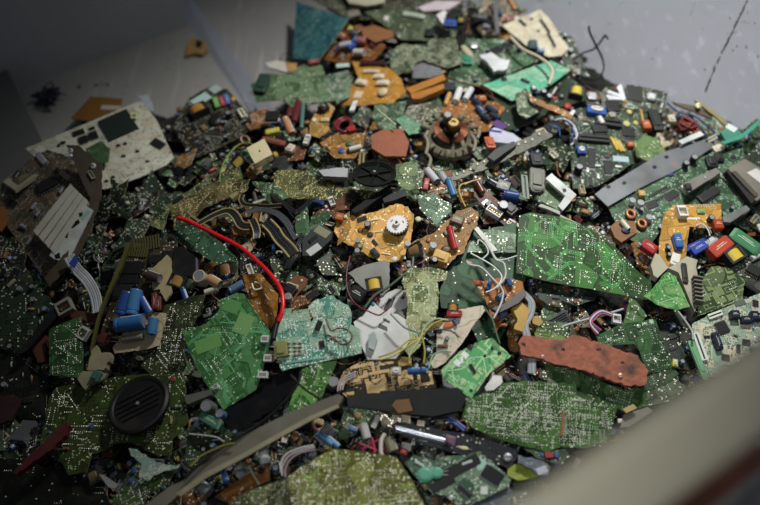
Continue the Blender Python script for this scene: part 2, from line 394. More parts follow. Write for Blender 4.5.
        m = mat(col or '#cfccc0', .5, 0, .1); b.box(-.5, .5, -.5, -.14, 0, 1, m, .03); b.box(-.5, .5, .14, .5, 0, 1, m, .03); b.box(-.5, -.46, -.14, .14, 0, 1, m); b.box(.46, .5, -.14, .14, 0, 1, m)
        b.box(-.46, .46, -.14, .14, 0, .5, BLK)
    elif kind in ('tape', 'tapeup'):
        b.box(-.5, .5, -.5, .5, 0, 1, mat(col or '#dcdad0', .6))
    elif kind == 'pads':
        for i in range(8): b.box(-.5+i*.13, -.5+i*.13+.05, -.5, -.12, 0, .6, SOL); b.box(-.5+i*.13, -.5+i*.13+.05, .12, .5, 0, .6, SOL)
    elif kind == 'flat':
        b.box(-.5, .5, -.5, .5, 0, 1, mat(col or '#26282a', .45), .02)
    elif kind == 'ribs':
        b.box(-.5, .5, -.5, .5, 0, .3, mat('#1c1c18', .5))
        for i in range(10): b.box(-.5+i*.104, -.5+i*.104+.055, -.5, .5, .3, 1, mat(col or '#6a6636', .4))
    elif kind == 'bolt':
        b.lathe([(.5, 0), (.5, .5), (.42, .8), (.2, 1), (.001, 1)], mat(col or '#a4a6a8', .5, .5), 12); b.box(-.35, .35, -.06, .06, .95, 1.02, BLK)
    elif kind == 'block':
        m = mat(col or '#26282a', .45); b.box(-.5, .5, -.5, .5, 0, .8, m, .08); b.box(-.3, .3, -.3, .3, .78, 1, m, .1)
    elif kind == 'pins':
        m = mat(col or '#1b1c1e', .45); b.box(-.5, .5, -.5, .5, 0, .35, m)
        for i in range(8):
            for s in (-.25, .25): b.box(-.45+i*.128-.02, -.45+i*.128+.02, s-.06, s+.06, .35, 1, GLD)
    PC[k] = b.mesh(NAMES[kind]); return PC[k]
def put(fr, parent, spec, sc=1, t='P', z=0, hf=None):
    """spec: kind[:colour] x y L W angle"""
    kind, col, px, py, L, W, ang = spec
    if kind == 'tapeup': z += .003
    px, py = cv(t, px, py); L /= ts(t); W /= ts(t)
    u, v = fr.loc(px, py); a = math.radians(ang)
    u2, v2 = fr.loc(px+math.cos(a)*L/2, py+math.sin(a)*L/2); u3, v3 = fr.loc(px-math.sin(a)*W/2, py+math.cos(a)*W/2)
    l = 2*math.hypot(u2-u, v2-v); w_ = 2*math.hypot(u3-u, v3-v)
    th = math.atan2(v2-v, u2-u)
    h = min(l, w_)*(hf or HF[kind])
    if kind in ('up',): w_ = l = (l+w_)/2; h = l*HF['up']
    M = Matrix.Translation((u, v, z)) @ Matrix.Rotation(th, 4, 'Z') @ Matrix.Diagonal((l, w_, h, 1))
    o = comp_obj(kind, col, max(l, w_) > .017)
    if parent: o.parent = parent; o.matrix_local = M
    else: o.matrix_world = fr.M @ M
    return o
def parse(s):
    out = []
    for e in s.split(';'):
        e = e.split()
        if not e: continue
        k, _, c = e[0].partition(':'); x, y = map(float, e[2].split(','))
        out.append((e[1], (k, ('#'+c) if c else None, x, y, float(e[3]), float(e[4]), float(e[5]) if len(e) > 5 else 0)))
    return out
def dotmesh(b, x, y, z, r, m):
    n = 6; vs = [(x+r*math.cos(2*math.pi*i/n), y+r*math.sin(2*math.pi*i/n), z) for i in range(n)]
    vs += [(x+.6*r*math.cos(2*math.pi*i/n), y+.6*r*math.sin(2*math.pi*i/n), z+.55*r) for i in range(n)]+[(x, y, z+.75*r)]
    b.add(vs, [(i, (i+1) % n, n+(i+1) % n, n+i) for i in range(n)]+[(n+i, n+(i+1) % n, 2*n) for i in range(n)], m, True)
def solder(b, lp, area, n, r, m, z):
    x0 = min(p[0] for p in lp); x1 = max(p[0] for p in lp); y0 = min(p[1] for p in lp); y1 = max(p[1] for p in lp)
    done = 0; tries = 0
    while done < n and tries < n*6:
        tries += 1
        x, y = r.uniform(x0, x1), r.uniform(y0, y1); k = r.choice((1, 1, 2, 2, 3, 4, 6, 8)); dx, dy = r.choice(((.0036, 0), (0, .0036), (.0036, 0), (0, .0036), (.003, .003)))
        two = k > 3 and r.random() < .6
        for i in range(k):
            for q in ((0, 1) if two else (0,)):
                X = x+dx*i+(dy and q*.0085 or 0); Y = y+dy*i+(dx and q*.0085 or 0)
                if inpoly(X, Y, lp) and all(inpoly(X+e, Y+g, lp) for e, g in ((.002, 0), (-.002, 0), (0, .002), (0, -.002))):
                    dotmesh(b, X, Y, z, r.uniform(.0006, .00115), m); done += 1
def traces(b, lp, n, r, m, z, w_=.0011):
    x0 = min(p[0] for p in lp); x1 = max(p[0] for p in lp); y0 = min(p[1] for p in lp); y1 = max(p[1] for p in lp)
    D = [(1, 0), (.707, .707), (0, 1), (-.707, .707), (-1, 0), (-.707, -.707), (0, -1), (.707, -.707)]
    for _ in range(n):
        x, y = r.uniform(x0, x1), r.uniform(y0, y1); d = r.choice((0, 2, 4, 6)); bun = r.choice((1, 1, 2, 3)); segs = []
        for _ in range(r.randint(2, 4)):
            L = r.uniform(.006, .03); segs.append((d, L)); d = (d+r.choice((-1, 1))) % 8
        for q in range(bun):
            X, Y = x, y; d0 = D[segs[0][0]]; X += -d0[1]*q*w_*2.4; Y += d0[0]*q*w_*2.4
            for dd, L in segs:
                dx, dy = D[dd]; X2, Y2 = X+dx*L, Y+dy*L
                if inpoly(X, Y, lp) and inpoly(X2, Y2, lp) and inpoly((X+X2)/2, (Y+Y2)/2, lp):
                    nx, ny = -dy*w_/2, dx*w_/2; e = w_*.35
                    b.add([(X-nx-dx*e, Y-ny-dy*e, z), (X2-nx+dx*e, Y2-ny+dy*e, z), (X2+nx+dx*e, Y2+ny+dy*e, z), (X+nx-dx*e, Y+ny-dy*e, z)], [(0, 1, 2, 3)], m)
                X, Y = X2, Y2
# muted
SCOL = {'film': ['#9f453c', '#b19a40', '#3d6099', '#b0763f', '#8c8f90'], 'lie': ['#3b5e8b', '#1f2022', '#293346', '#77808a', '#416e7b', '#1f2022'], 'up': ['#3b5e8b', '#1c1d20', '#1c1d20', '#8a8f96', '#33415e'],
        'res': ['#b99a6a', '#7fa3b8', '#8c6a48', '#8fb0b0'], 'disc': ['#9e653e', '#9b7f47', '#3c5789', '#7b4132'], 'conn': ['#d6d2c2', '#d6d2c2', '#26282a', '#b9ae8c', '#7b3833'], 'trafo': ['#b19a40', '#937244', '#403c38'],
        'toroid': ['#946647', '#6b543d', '#3f6b4b'], 'trim': ['#3b64a2', '#c4b98e'], 'block': ['#26282a', '#c9c4b0', '#4d5458', '#8b6f48'], 'slot': ['#cfccc0', '#2a2b2d', '#8c7a52'], 'sink': ['#9da0a3', '#2a2b2d'],
        'bolt': ['#c4c6c8'], 'pins': ['#1b1c1e'], 'chip': [None], 'qfp': [None], 'can': [None], 'trans': [None], 'tape': ['#dcdad0'], 'pads': [None]}
SIZE = {'chip': (.016, .008), 'qfp': (.013, .013), 'lie': (.016, .008), 'up': (.008, .008), 'res': (.012, .0035), 'disc': (.008, .008), 'film': (.012, .006), 'conn': (.016, .008), 'trafo': (.022, .018), 'toroid': (.018, .018),
        'can': (.011, .005), 'trans': (.014, .010), 'sink': (.028, .02), 'trim': (.008, .008), 'slot': (.035, .008), 'block': (.014, .01), 'bolt': (.006, .006), 'pins': (.018, .005), 'tape': (.014, .01), 'pads': (.014, .006)}
def comp_local(parent, kind, col, u, v, l, w_, th, z, extra=None):
    h = min(l, w_)*HF[kind]
    o = bpy.data.objects.new(NAMES[kind], proto(kind, col)); C.objects.link(o)
    M = Matrix.Translation((u, v, z)) @ Matrix.Rotation(th, 4, 'Z') @ Matrix.Diagonal((l, w_, h, 1))
    if parent: o.parent = parent; o.matrix_local = M
    else: o.matrix_world = extra @ M
    return o
def randcomps(o, lp, n, kinds, r, z, avoid=()):
    x0 = min(p[0] for p in lp); x1 = max(p[0] for p in lp); y0 = min(p[1] for p in lp); y1 = max(p[1] for p in lp); used = list(avoid); k = 0; tr = 0
    while k < n and tr < n*15:
        tr += 1; kd = r.choice(kinds); L, W = SIZE[kd]; s = r.uniform(.7, 1.35); L *= s; W *= s
        x, y = r.uniform(x0, x1), r.uniform(y0, y1); th = r.choice((0, math.pi/2)); R = L*.5
        a, b = (L/2, W/2) if th == 0 else (W/2, L/2)
        if not all(inpoly(x+i*a, y+j*b, lp) for i in (-1, 1) for j in (-1, 1)): continue
        if any(abs(x-X) < a+A and abs(y-Y) < b+B for X, Y, A, B in used): continue
        used.append((x, y, a, b)); comp_local(o, kd, r.choice(SCOL[kd]), x, y, L, W, th, z); k += 1
def bd(short, label, poly, col='#2c5a3c', tr='#4f8a5c', lift=.02, tilt=(0, -.05), dots=60, comps='', rand=None, edge='#a49468', name='circuit_board', cat='circuit board', th=.0016, lines=.5, spk=.2, pour=.5, s=38,
       spc='#c9c9b4', ntr=0, trc=None, jag=.5, dm=None, group=None, rough=.33, m=None, ky=5, mask=.48):
    r = random.Random(sum(map(ord, short+label)))
    P = pts(poly); (cx, cy), A = cen(P); reg(short, P)
    best = max(range(len(P)), key=lambda i: math.dist(P[i], P[(i+1) % len(P)])); a, b_ = P[best], P[(best+1) % len(P)]; d = math.dist(a, b_)
    fr = Fr(cx, cy, lift, tilt, ((b_[0]-a[0])/d, (b_[1]-a[1])/d))
    lp = [fr.loc(*q) for q in jagged(P, jag, 5, r)]
    mb = MB(); mm = m or pcb(col, tr, lines, spk, s, pour, spc, ky, rough, mask)
    mb.prism(lp, 0, th, mm, mat(edge, .7), mm)
    if ntr: traces(mb, lp, ntr, r, mat(trc or tr, .35, 0, .1, 60, .1), th+.00012)
    area = A*.00166**2/.75
    if dots: solder(mb, lp, area, int(dots*area/.01), r, dm or SOL, th)
    o = mb.obj(name); o.matrix_world = fr.M; tag(o, label, cat, group)
    av = []
    for t, sp in parse(comps):
        c = put(fr, o, sp, t=t, z=th); av.append((c.location.x, c.location.y, abs(c.scale.x)*.5, abs(c.scale.x)*.5))
    if rand: randcomps(o, lp, rand[0], rand[1].split(), r, th, av)
    o['_s'] = 1; del o['_s']
    return o, fr, lp
def slab(short, label, poly, m, th=.004, lift=.022, tilt=(0, -.05), name='plastic_offcut', cat='offcut', comps='', jag=.2, ms=None, holes=0, group=None):
    r = random.Random(len(MAJ)); P = pts(poly); (cx, cy), A = cen(P); reg(short, P)
    a, b_ = P[0], P[1]; d = math.dist(a, b_); fr = Fr(cx, cy, lift, tilt, ((b_[0]-a[0])/d, (b_[1]-a[1])/d))
    lp = [fr.loc(*q) for q in jagged(P, jag, 6, r)]; mb = MB(); mb.prism(lp, 0, th, m, ms or m)
    o = mb.obj(name); o.matrix_world = fr.M; tag(o, label, cat, group)
    for t, sp in parse(comps): put(fr, o, sp, t=t, z=th)
    return o, fr, lp
def part(fr, parent, name, poly, z0, z1, m, label=None, ms=None):
    mb = MB(); mb.prism([fr.loc(*q) for q in pts(poly)], z0, z1, m, ms or m); o = mb.obj(name, parent)
    if label: o['label'] = label
    return o
def cr(P, n=6):
    P = [Vector(p) for p in P]; out = []
    for i in range(len(P)-1):
        p0, p1, p2, p3 = P[max(i-1, 0)], P[i], P[i+1], P[min(i+2, len(P)-1)]
        for k in range(n):
            t = k/n; out.append(.5*((2*p1)+(p2-p0)*t+(2*p0-5*p1+4*p2-p3)*t*t+(3*p1-p0-3*p2+p3)*t**3))
    out.append(P[-1]); return out
def wire(short, label, path, col, rpx=1.0, lift=.03, name='wire', cat='wire', rough=.35, group=None, add=True, lifts=None, m=None):
    P = pts(path); q = [hit(x, y, lifts[i] if lifts else lift) for i, (x, y) in enumerate(P)]
    mb = MB(); mb.tube(cr(q), rpx*.00166, m or mat(col, rough, 0, .1, 60, .08), 8); o = mb.obj(name); tag(o, label, cat, group)
    if short: MAJ.append((short, P[len(P)//2], []))
    return o
def ribbon(short, label, path, wpx, m1, m2=None, n=8, lift=.03, up=None, name='ribbon_cable', cat='ribbon cable', edge=None, lifts=None, twist=None):
    P = pts(path); q = cr([hit(x, y, lifts[i] if lifts else lift) for i, (x, y) in enumerate(P)]); W = wpx*.00166; mb = MB(); vs = []
    for i, p in enumerate(q):
        d = (q[min(i+1, len(q)-1)]-q[max(i-1, 0)]).normalized(); nn = Vector(up) if up else nrm(p)
        if twist is not None: nn = Matrix.Rotation(twist*(i/len(q)-.5), 3, d) @ nn
        sd = d.cross(nn).normalized(); un = sd.cross(d)
        for j in range(2*n+1):
            vs.append(p+sd*W*(j/(2*n)-.5)+un*(.0006 if j % 2 else 0))
        vs += [p+sd*W*.5-un*.0008, p-sd*W*.5-un*.0008]
    k = 2*n+3
    for i in range(len(q)-1):
        for j in range(k):
            a = i*k+j; b_ = i*k+(j+1) % k
            ed = (j < 2 or 2*n-2 <= j < 2*n)
            mm = (edge if ed and edge else (m2 if m2 and (j//2) % 2 else m1))
            mb.add([vs[a], vs[b_], vs[b_+k], vs[a+k]], [(3, 2, 1, 0)], mm, False)
    o = mb.obj(name); tag(o, label, cat); MAJ.append((short, P[len(P)//2], [])); return o
def bar(p1, p2, w_, h, m, name, label, cat, l1=.03, l2=.03, ch=.08, kind=None, up=Vector((0, 0, 1))):
    a = hit(*p1, l1); b_ = hit(*p2, l2); x = (b_-a).normalized(); y = up.cross(x).normalized(); z = x.cross(y); L = (b_-a).length
    M = Matrix(((x.x, y.x, z.x, a.x), (x.y, y.y, z.y, a.y), (x.z, y.z, z.z, a.z), (0, 0, 0, 1)))
    mb = MB(); mb.box(0, L, -w_/2, w_/2, -h, 0, m, ch*0 or 0); o = mb.obj(name); o.matrix_world = M; tag(o, label, cat, None, kind); return o, M, L

# ============================================================ the setting
WALLM = metal_paint('#a2a5ad', .4, 4); DWALL = metal_paint('#adb0b4', .15, 3); FLM = metal_paint('#92918c', .6, 6)
def flat(name, P, m, th=.004, kind='structure'):
    """plate through 3-D points, thickness along its back"""
    P = [Vector(p) for p in P]; n = (P[1]-P[0]).cross(P[-1]-P[0]).normalized(); mb = MB(); k = len(P)
    mb.add(P+[p-n*th for p in P], [tuple(range(k)), tuple(range(2*k-1, k-1, -1))]+[(i, k+i, k+(i+1) % k, (i+1) % k) for i in range(k)], m)
    o = mb.obj(name); o['kind'] = kind; return o
flat('floor', [(-1.6, -.95, FLOOR), (1.25, -.95, FLOOR), (1.25, 1.7, FLOOR), (-1.6, 1.7, FLOOR)], FLM, .01)
g0 = lambda x, y, z: CAM+ray(x, y)*((z-CAM.z)/ray(x, y).z)
# back-left wall: vertical, ends where the rib starts
a = g0(187, 25.5, FLOOR); b = g0(25, 86, FLOOR); dl = (b-a).normalized(); b2 = a+dl*1.1
back = Vector((-dl.y, dl.x, 0)); back = back if back.y > 0 else -back
H = Vector((0, 0, .75))
mb = MB(); vs = [a, b2, b2+back*.03, a+back*.03]; vs = vs+[q+H for q in vs]
mb.add(vs, [(0, 1, 2, 3), (7, 6, 5, 4), (1, 0, 4, 5), (2, 1, 5, 6), (3, 2, 6, 7), (0, 3, 7, 4)], DWALL); o = mb.obj('wall_left'); o['kind'] = 'structure'
# right wall: plate sloping up and away from the pile
e0 = Vector((-.375, 1.145, -.06)); e1 = Vector((1.115, -.12, -.06)); ed = (e1-e0).normalized(); hn = Vector((-ed.y, ed.x, 0)); hn = hn if hn.y > 0 else -hn
sl = (hn*math.cos(math.radians(48))+Vector((0, 0, 1))*math.sin(math.radians(48)))
WR = flat('wall_right', [e1-sl*.1, e1+sl*1.1, e0+sl*1.1, e0-sl*.1][::-1] if 0 else [e0-sl*.1, e1-sl*.1, e1+sl*1.1, e0+sl*1.1], WALLM)
WO = e0; WN = ed.cross(sl).normalized(); WN = WN if WN.z > 0 else -WN
def onwall(px, py, off=.0005):
    d = ray(px, py); return CAM+d*((WO+WN*off-CAM).dot(WN)/d.dot(WN))
r = random.Random(3)
def wallmark(P, w0, m, name='scuff_mark'):
    q = [onwall(*p) for p in P]; mb = MB()
    for i in range(len(q)-1):
        d = (q[i+1]-q[i]).normalized(); s = d.cross(WN)*w0
        n = max(1, int((q[i+1]-q[i]).length/.006))
        for k in range(n):
            if r.random() < .12: continue
            u0 = q[i].lerp(q[i+1], k/n); u1 = q[i].lerp(q[i+1], (k+1)/n); a_ = s*r.uniform(.4, 1.3); b_ = s*r.uniform(.4, 1.3); j = s*r.uniform(-.4, .4)
            mb.add([u0-a_+j, u1-b_+j, u1+b_+j, u0+a_+j], [(0, 1, 2, 3)], m)
    o = mb.obj(name, WR); return o
DKS = mat('#2b2d30', .7); 
wallmark(pts('A4 712,0 650,130 590,250 550,352'), .0016, DKS)
wallmark(pts('A4 515,5 485,85'), .0008, mat('#9aa0a8', .5))
wallmark(pts('A4 240,5 215,30'), .0006, mat('#9aa0a8', .5))
for q in ((38, 8), (645, 65), (712, 45), (738, 85), (670, 172), (706, 173), (655, 188), (752, 210), (600, 232), (548, 262), (365, 185), (350, 220), (392, 328)):
    x, y = cv('A4', *q); wallmark([(x, y), (x+r.uniform(-.8, .8), y+r.uniform(.8, 2.6))], .0011, DKS)
# rib on the floor
def quadplate(name, P, z0, z1, m, kind='structure'):
    mb = MB(); k = len(P); P = [g0(x, y, z1) for x, y in P]
    mb.add(P+[Vector((p.x, p.y, z0)) for p in P], [tuple(range(k))[::-1], tuple(range(k, 2*k))]+[(i, (i+1) % k, k+(i+1) % k, k+i) for i in range(k)], m)
    import bmesh
    o = mb.obj(name); bm = bmesh.new(); bm.from_mesh(o.data); bmesh.ops.recalc_face_normals(bm, faces=bm.faces); bm.to_mesh(o.data); bm.free()
    o['kind'] = kind; return o
def slope(name, P, m):
    P = [g0(x, y, z) for x, y, z in P]; mb = MB(); mb.add(P, [tuple(range(len(P)))], m); o = mb.obj(name); o['kind'] = 'structure'; return o
slope('trim_1', [(262, 129, FLOOR), (152, -28, FLOOR), (166, -36, FLOOR+.03), (288, 127, FLOOR+.03)], metal_paint('#b4b9c4', .3, 4))
quadplate('trim_2', [(-160, 30), (-8, 40), (47, 150), (70, 215), (-170, 215)], FLOOR, -.045, metal_paint('#5c5e5b', .2, 4))
# right compartment plate, a little higher than the left floor
quadplate('trim_3', [(166, -36), (380, -36), (380, 127), (288, 127)], FLOOR, FLOOR+.03, metal_paint('#8b8986', .8, 7))

# heap core: loose shredded fines nobody could count, coloured near black for shade in gaps
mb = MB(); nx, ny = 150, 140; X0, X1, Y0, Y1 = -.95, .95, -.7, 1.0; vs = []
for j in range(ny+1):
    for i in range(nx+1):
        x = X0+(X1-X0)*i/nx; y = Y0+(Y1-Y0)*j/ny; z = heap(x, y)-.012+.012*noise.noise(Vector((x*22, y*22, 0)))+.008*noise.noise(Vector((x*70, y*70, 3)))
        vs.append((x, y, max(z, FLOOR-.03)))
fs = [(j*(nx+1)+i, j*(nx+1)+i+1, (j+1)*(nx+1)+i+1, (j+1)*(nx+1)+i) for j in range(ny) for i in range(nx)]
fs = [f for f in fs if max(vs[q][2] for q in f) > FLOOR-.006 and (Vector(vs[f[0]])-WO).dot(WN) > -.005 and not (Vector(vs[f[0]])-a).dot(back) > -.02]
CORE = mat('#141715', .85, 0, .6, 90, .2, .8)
mb.add(vs, fs, CORE, False); o = mb.obj('scrap_fines'); tag(o, 'fine electronic scrap filling the bottom of the heap, coloured dark to deepen gap shade', 'scrap', None, 'stuff')

# foreground rail, out of focus, close to the camera
def at(px, py, dist): d = ray(px, py); return CAM+d*(dist/d.dot(FW))
def beam(A, B, hw, hh, m, name, ext=(.4, .5), rot=0):
    x = (B-A).normalized(); A = A-x*ext[0]; B = B+x*ext[1]; L = (B-A).length; n = -FW; y = n.cross(x).normalized(); z = x.cross(y)
    R = Matrix.Rotation(rot, 3, x); y = R @ y; z = R @ z
    M = Matrix(((x.x, y.x, z.x, A.x), (x.y, y.y, z.y, A.y), (x.z, y.z, z.z, A.z), (0, 0, 0, 1)))
    mb = MB(); k = 20; pf = []
    for i in range(k):
        t = 2*math.pi*i/k; c_, s_ = math.cos(t), math.sin(t); e = .45
        pf.append((hw*math.copysign(abs(c_)**e, c_), hh*math.copysign(abs(s_)**e, s_)))
    vs = [(0, p, q) for p, q in pf]+[(L, p, q) for p, q in pf]
    mb.add(vs, [(i, (i+1) % k, k+(i+1) % k, k+i) for i in range(k)]+[tuple(range(k-1, -1, -1)), tuple(range(k, 2*k))], m, True)
    o = mb.obj(name); o.matrix_world = M; return o
o = beam(at(590, 505, .61), at(760, 386, .70), .0245, .018, mat('#b0aa92', .5, 0, .08, 12, .03), 'guard_rail', (.13, .2))
tag(o, 'thick beige painted rail crossing in front of the heap, out of focus', 'rail')
o = beam(at(690, 505, .80), at(775, 440, .88), .009, .012, mat('#c87858', .6, 0, .3, 20), 'red_hose', (.04, -.03))
tag(o, 'short reddish brown hose lying just under the beige rail', 'hose')
o = beam(at(722, 505, .95), at(800, 445, 1.02), .022, .02, mat('#9a9c9a', .45, .2), 'steel_rod', (.08, .2))
tag(o, 'grey steel rod running below the beige rail', 'rod')
o = beam(at(748, 530, 1.06), at(825, 465, 1.12), .05, .01, mat('#6a6a64', .6), 'steel_ledge', (.1, .2))
tag(o, 'dark steel ledge in the corner beyond the grey rod', 'ledge')

# ============================================================ the traced scrap, upper left
bd('white slotted board', 'large white circuit board with black chips leaning on the grey ledge', 'P 26,149 141,101 157,121 174,158 166,166 140,178 105,190 60,180', '#c6c8b4', '#9da18c', .03, (0, -.1), 4, spk=.1, pour=.25, lines=.35, edge='#d8d6c2', spc='#454a42', jag=.2,
   comps='flat:1d3028 A1 450,480 120 85 -24; tapeup A1 483,480 42 40 -24; tapeup:9fb0a4 A1 437,488 28 24 -24; chip B1 300,53 46 20 -20; chip B1 318,80 34 30 -20; chip B1 356,64 34 32 -20; chip B1 350,36 24 12 -20; qfp B1 600,94 46 34 30; chip B1 522,122 14 10; chip B1 450,100 16 10; chip B1 476,93 14 10; chip B1 470,140 16 10; chip B1 560,160 14 8; chip B1 430,220 14 10; chip B1 405,235 14 10; conn:d5d7a8 A1 512,450 20 20; chip B1 240,90 18 12; chip B1 225,100 12 12')
bd('green flap board', 'small green board piece with torn edge lying over the white slotted board', 'B1 325,110 385,82 418,110 412,160 380,168 340,150', '#39704a', '#4a8258', .042, dots=5, spk=.05, pour=.2)
bd('grey drive board', 'brown-grey circuit board with ribbed white slots on the left of the heap', 'P 0,186 30,160 47,150 80,160 96,200 92,232 52,288 40,272 0,216', '#4d4c3f', '#6f6b56', .04, (-.05, -.2), 30, spk=.5, edge='#8c7f4c', spc='#8d8a76',
   comps='chip B1 185,250 80 46 -30; conn:b8b090 B1 250,215 40 16 40; can B1 160,150 50 24 50', rand=(16, 'chip res qfp can film lie'))
o, fr, lp = slab('beige frame socket', 'beige rectangular socket frame on the grey drive board, brown centre', 'B1 15,245 140,150 188,190 62,278', mat('#a9a488', .5), .006, .052, (-.05, -.2), 'socket_frame', 'socket')
part(fr, o, 'insert', 'B1 50,240 135,175 160,195 75,258', .006, .0075, mat('#5d5640', .6), 'brown centre insert')
part(fr, o, 'window', 'B1 70,238 132,190 145,200 82,250', .0075, .008, mat('#7b7252', .6))
for i in range(4):
    dx, dy = i*21, i*17
    slab('white ribbed slot', ('uppermost', 'second', 'third', 'lowest')[i]+' of four long off-white slot bars on the grey drive board', 'B1 %d,%d %d,%d %d,%d %d,%d' % (135+dx, 428+dy*1.3, 275+dx*.85, 250+dy, 290+dx*.85, 268+dy, 150+dx, 448+dy*1.3),
         mat('#b3b1a2', .45, 0, .12), .009, .055, (-.05, -.2), 'slot_bar', 'slot', group='white slot bars on the grey drive board')
o, fr, lp = slab('printed white strip', 'white strip board with black blotches beside the ribbed slot bars', 'B1 322,322 356,345 C1 258,88 205,72 190,60', mat('#b9bdb4', .5), .002, .058, (-.05, -.2), 'strip_board', 'circuit board')
for i, q in enumerate(('B1 268,400 300,378 306,392 276,414', 'B1 248,430 262,426 258,450 246,448', 'C1 208,60 228,48 232,70 214,74', 'B1 300,356 316,350 314,366 304,370')):
    part(fr, o, 'black_mark', q, .002, .0024, BLK)
part(fr, o, 'tinted_patch', 'B1 305,370 335,340 345,352 315,388', .002, .0022, mat('#8fb0a6', .5))
slab('brown side plate', 'worn brown metal plate standing over the white slotted board', 'B1 252,98 300,100 388,170 388,290 350,400 C1 300,60 190,180 170,150 B1 340,395 345,300 310,230', mat('#4e4231', .5, .3, .6, 40, .4, .4), .004, .065, (.2, -.25), 'metal_plate', 'plate', comps='bolt B1 270,122 20 20; bolt B1 355,180 24 24; conn:8f8d80 B1 350,215 34 16 60; can B1 262,140 30 12', jag=.8, ms=mat('#7d6a3a', .6))
slab('brown arm plate', 'short dark brown plate joining the socket frame and brown plate', 'B1 130,130 165,112 260,190 235,215', mat('#3b3529', .6, .2, .5), .004, .055, (-.05, -.2), 'metal_plate', 'plate')
slab('orange corner scrap', 'orange scrap of board poking out at the left border below the socket frame', 'P -6,206 6,208 9,222 2,232 -6,230', mat('#8f5b22', .5), .003, .06)
# loose things on the bare floor
slab('orange shard', 'orange-brown flat shard with a white strip lying on the bare grey floor', 'A1 270,452 345,368 465,378 458,448 380,470', mat('#8a5a1c', .5, 0, .25), .002, .004, None, 'board_shard', 'shard', comps='tape:b8b4a4 A1 422,411 76 15 2')
o, fr, lp = slab('tan clip', 'small tan plastic piece with a dark hole on the floor beside the rib', 'P 186,58 189,45 194,41 206,44 208,53 203,57 195,56', mat('#a8834a', .45), .008, .002, None, 'plastic_clip', 'clip')
part(fr, o, 'hole', 'P 197,43 203,45 201,51 196,50', .008, .0086, BLK)
def tangle(label, cx, cy, R, cols, n, seed, name='wire_tangle', cat='wires', short=None, lift=.01):
    r = random.Random(seed); mb = MB(); o = None
    q0 = hit(cx, cy, lift)
    for i in range(n):
        p = [q0+Vector((r.gauss(0, R), r.gauss(0, R), r.uniform(0, R))) for _ in range(4)]
        b_ = MB(); b_.tube(cr(p, 5), r.uniform(.0012, .003), mat(r.choice(cols), .4), 6)
        if o is None: o = b_.obj(name); tag(o, label, cat)
        else: b_.obj('wire', o)
    if short: MAJ.append((short, (cx, cy), []))
tangle('small red and blue tangle of wire lying alone on the floor', 50, 98, .014, ['#5d2420', '#27305c', '#1c1c1e', '#1c1c1e', '#b0b0b0', '#7c4a28'], 14, 5, short='lone wire tangle')
r = random.Random(12)
o, fr, lp = slab('clear foil', 'crumpled clear plastic scrap behind the white slotted board', 'A1 525,370 560,360 578,395 585,430 560,420 545,395', mat('#aab2ba', .2, 0, .3, 60, 0, 1), .002, .03, (0, -.3), 'foil_scrap', 'foil')
for i, (x, y, s) in enumerate(((640, 485, 8), (672, 495, 9), (620, 500, 7), (300, 330, 6), (365, 325, 5), (410, 322, 5), (320, 420, 5))):
    px, py = cv('A1', x, y); f = Fr(px, py, .001 if i > 2 else .02, (0, 0)); b_ = MB()
    b_.prism([(s*.0006*math.cos(t)*r.uniform(.6, 1.1), s*.0006*math.sin(t)*r.uniform(.6, 1.1)) for t in (0, .9, 1.9, 2.8, 3.9, 5)], 0, .003, mat('#a8a590' if i < 3 else '#35373a', .6)); o = b_.obj('crumb'); o.matrix_world = f.M
    tag(o, ['first pale crumb at the end of the white slotted board', 'pale crumb furthest from the white slotted board', 'pale crumb touching the corner of the white slotted board'][i] if i < 3 else ['', '', '', 'dark speck of grit on the floor nearest the lone wire tangle', 'dark speck of grit on the floor above the orange shard', 'dark speck of grit on the floor right of the orange shard', 'dark speck of grit at the white board edge'][i], 'crumb', 'pale crumbs' if i < 3 else 'grit on the floor')

# ============================================================ upper left edge of heap
bd('coloured parts board', 'dark board edge with yellow block and coloured parts at the top left of the heap', 'P 173,127 190,98 210,87 228,90 250,116 253,128 232,142 213,151 196,158 185,148', '#20261f', '#3f4f44', .03, (0, -.2), 60, spk=.5, spc='#8c8c7c',
   comps='flat:a8ccc4 Z1 640,255 110 50 -32; flat:a3b5ae Z1 730,190 60 45 -30; trafo:b98422 Z1 630,350 120 55 -24; film:6fae52 A2 102,400 40 20 70; film:b23b48 A2 124,395 38 18 70; film:5a6fb0 A2 143,388 40 20 70; disc:c9a03a A2 165,380 18 14; disc:1a1a1c A2 100,460 50 50; up:202226 A2 150,450 20 20; conn A2 200,440 36 20 60', rand=(26, 'up chip res disc pins res chip block'))
bd('teal lined board', 'blue-green board with fine parallel lines near the top of the heap', 'P 297,2 302,4 349,19 340,34 318,62 293,58', '#2a6a74', '#4b8f96', .075, (0, -.1), 0, lines=.8, s=22, spk=.05, pour=.3, ky=9, jag=.2)
bd('rear dark board', 'dark green board lying across the very top of the heap', 'P 305,-4 345,-8 470,-8 440,12 380,20 350,20', '#34483e', '#5a6d60', .022, rand=(10, 'conn block film lie'), dots=20)
slab('cream lid', 'cream plastic lid at the top edge of the heap above the teal lined board', 'P 343,-6 388,-8 384,5 368,8 350,5', mat('#c4bda0', .5), .006, .04)
slab('beige wedge', 'grey-beige plastic wedge beside the teal lined board', 'A2 520,38 640,30 650,62 600,75', mat('#9a9685', .5), .005, .036)
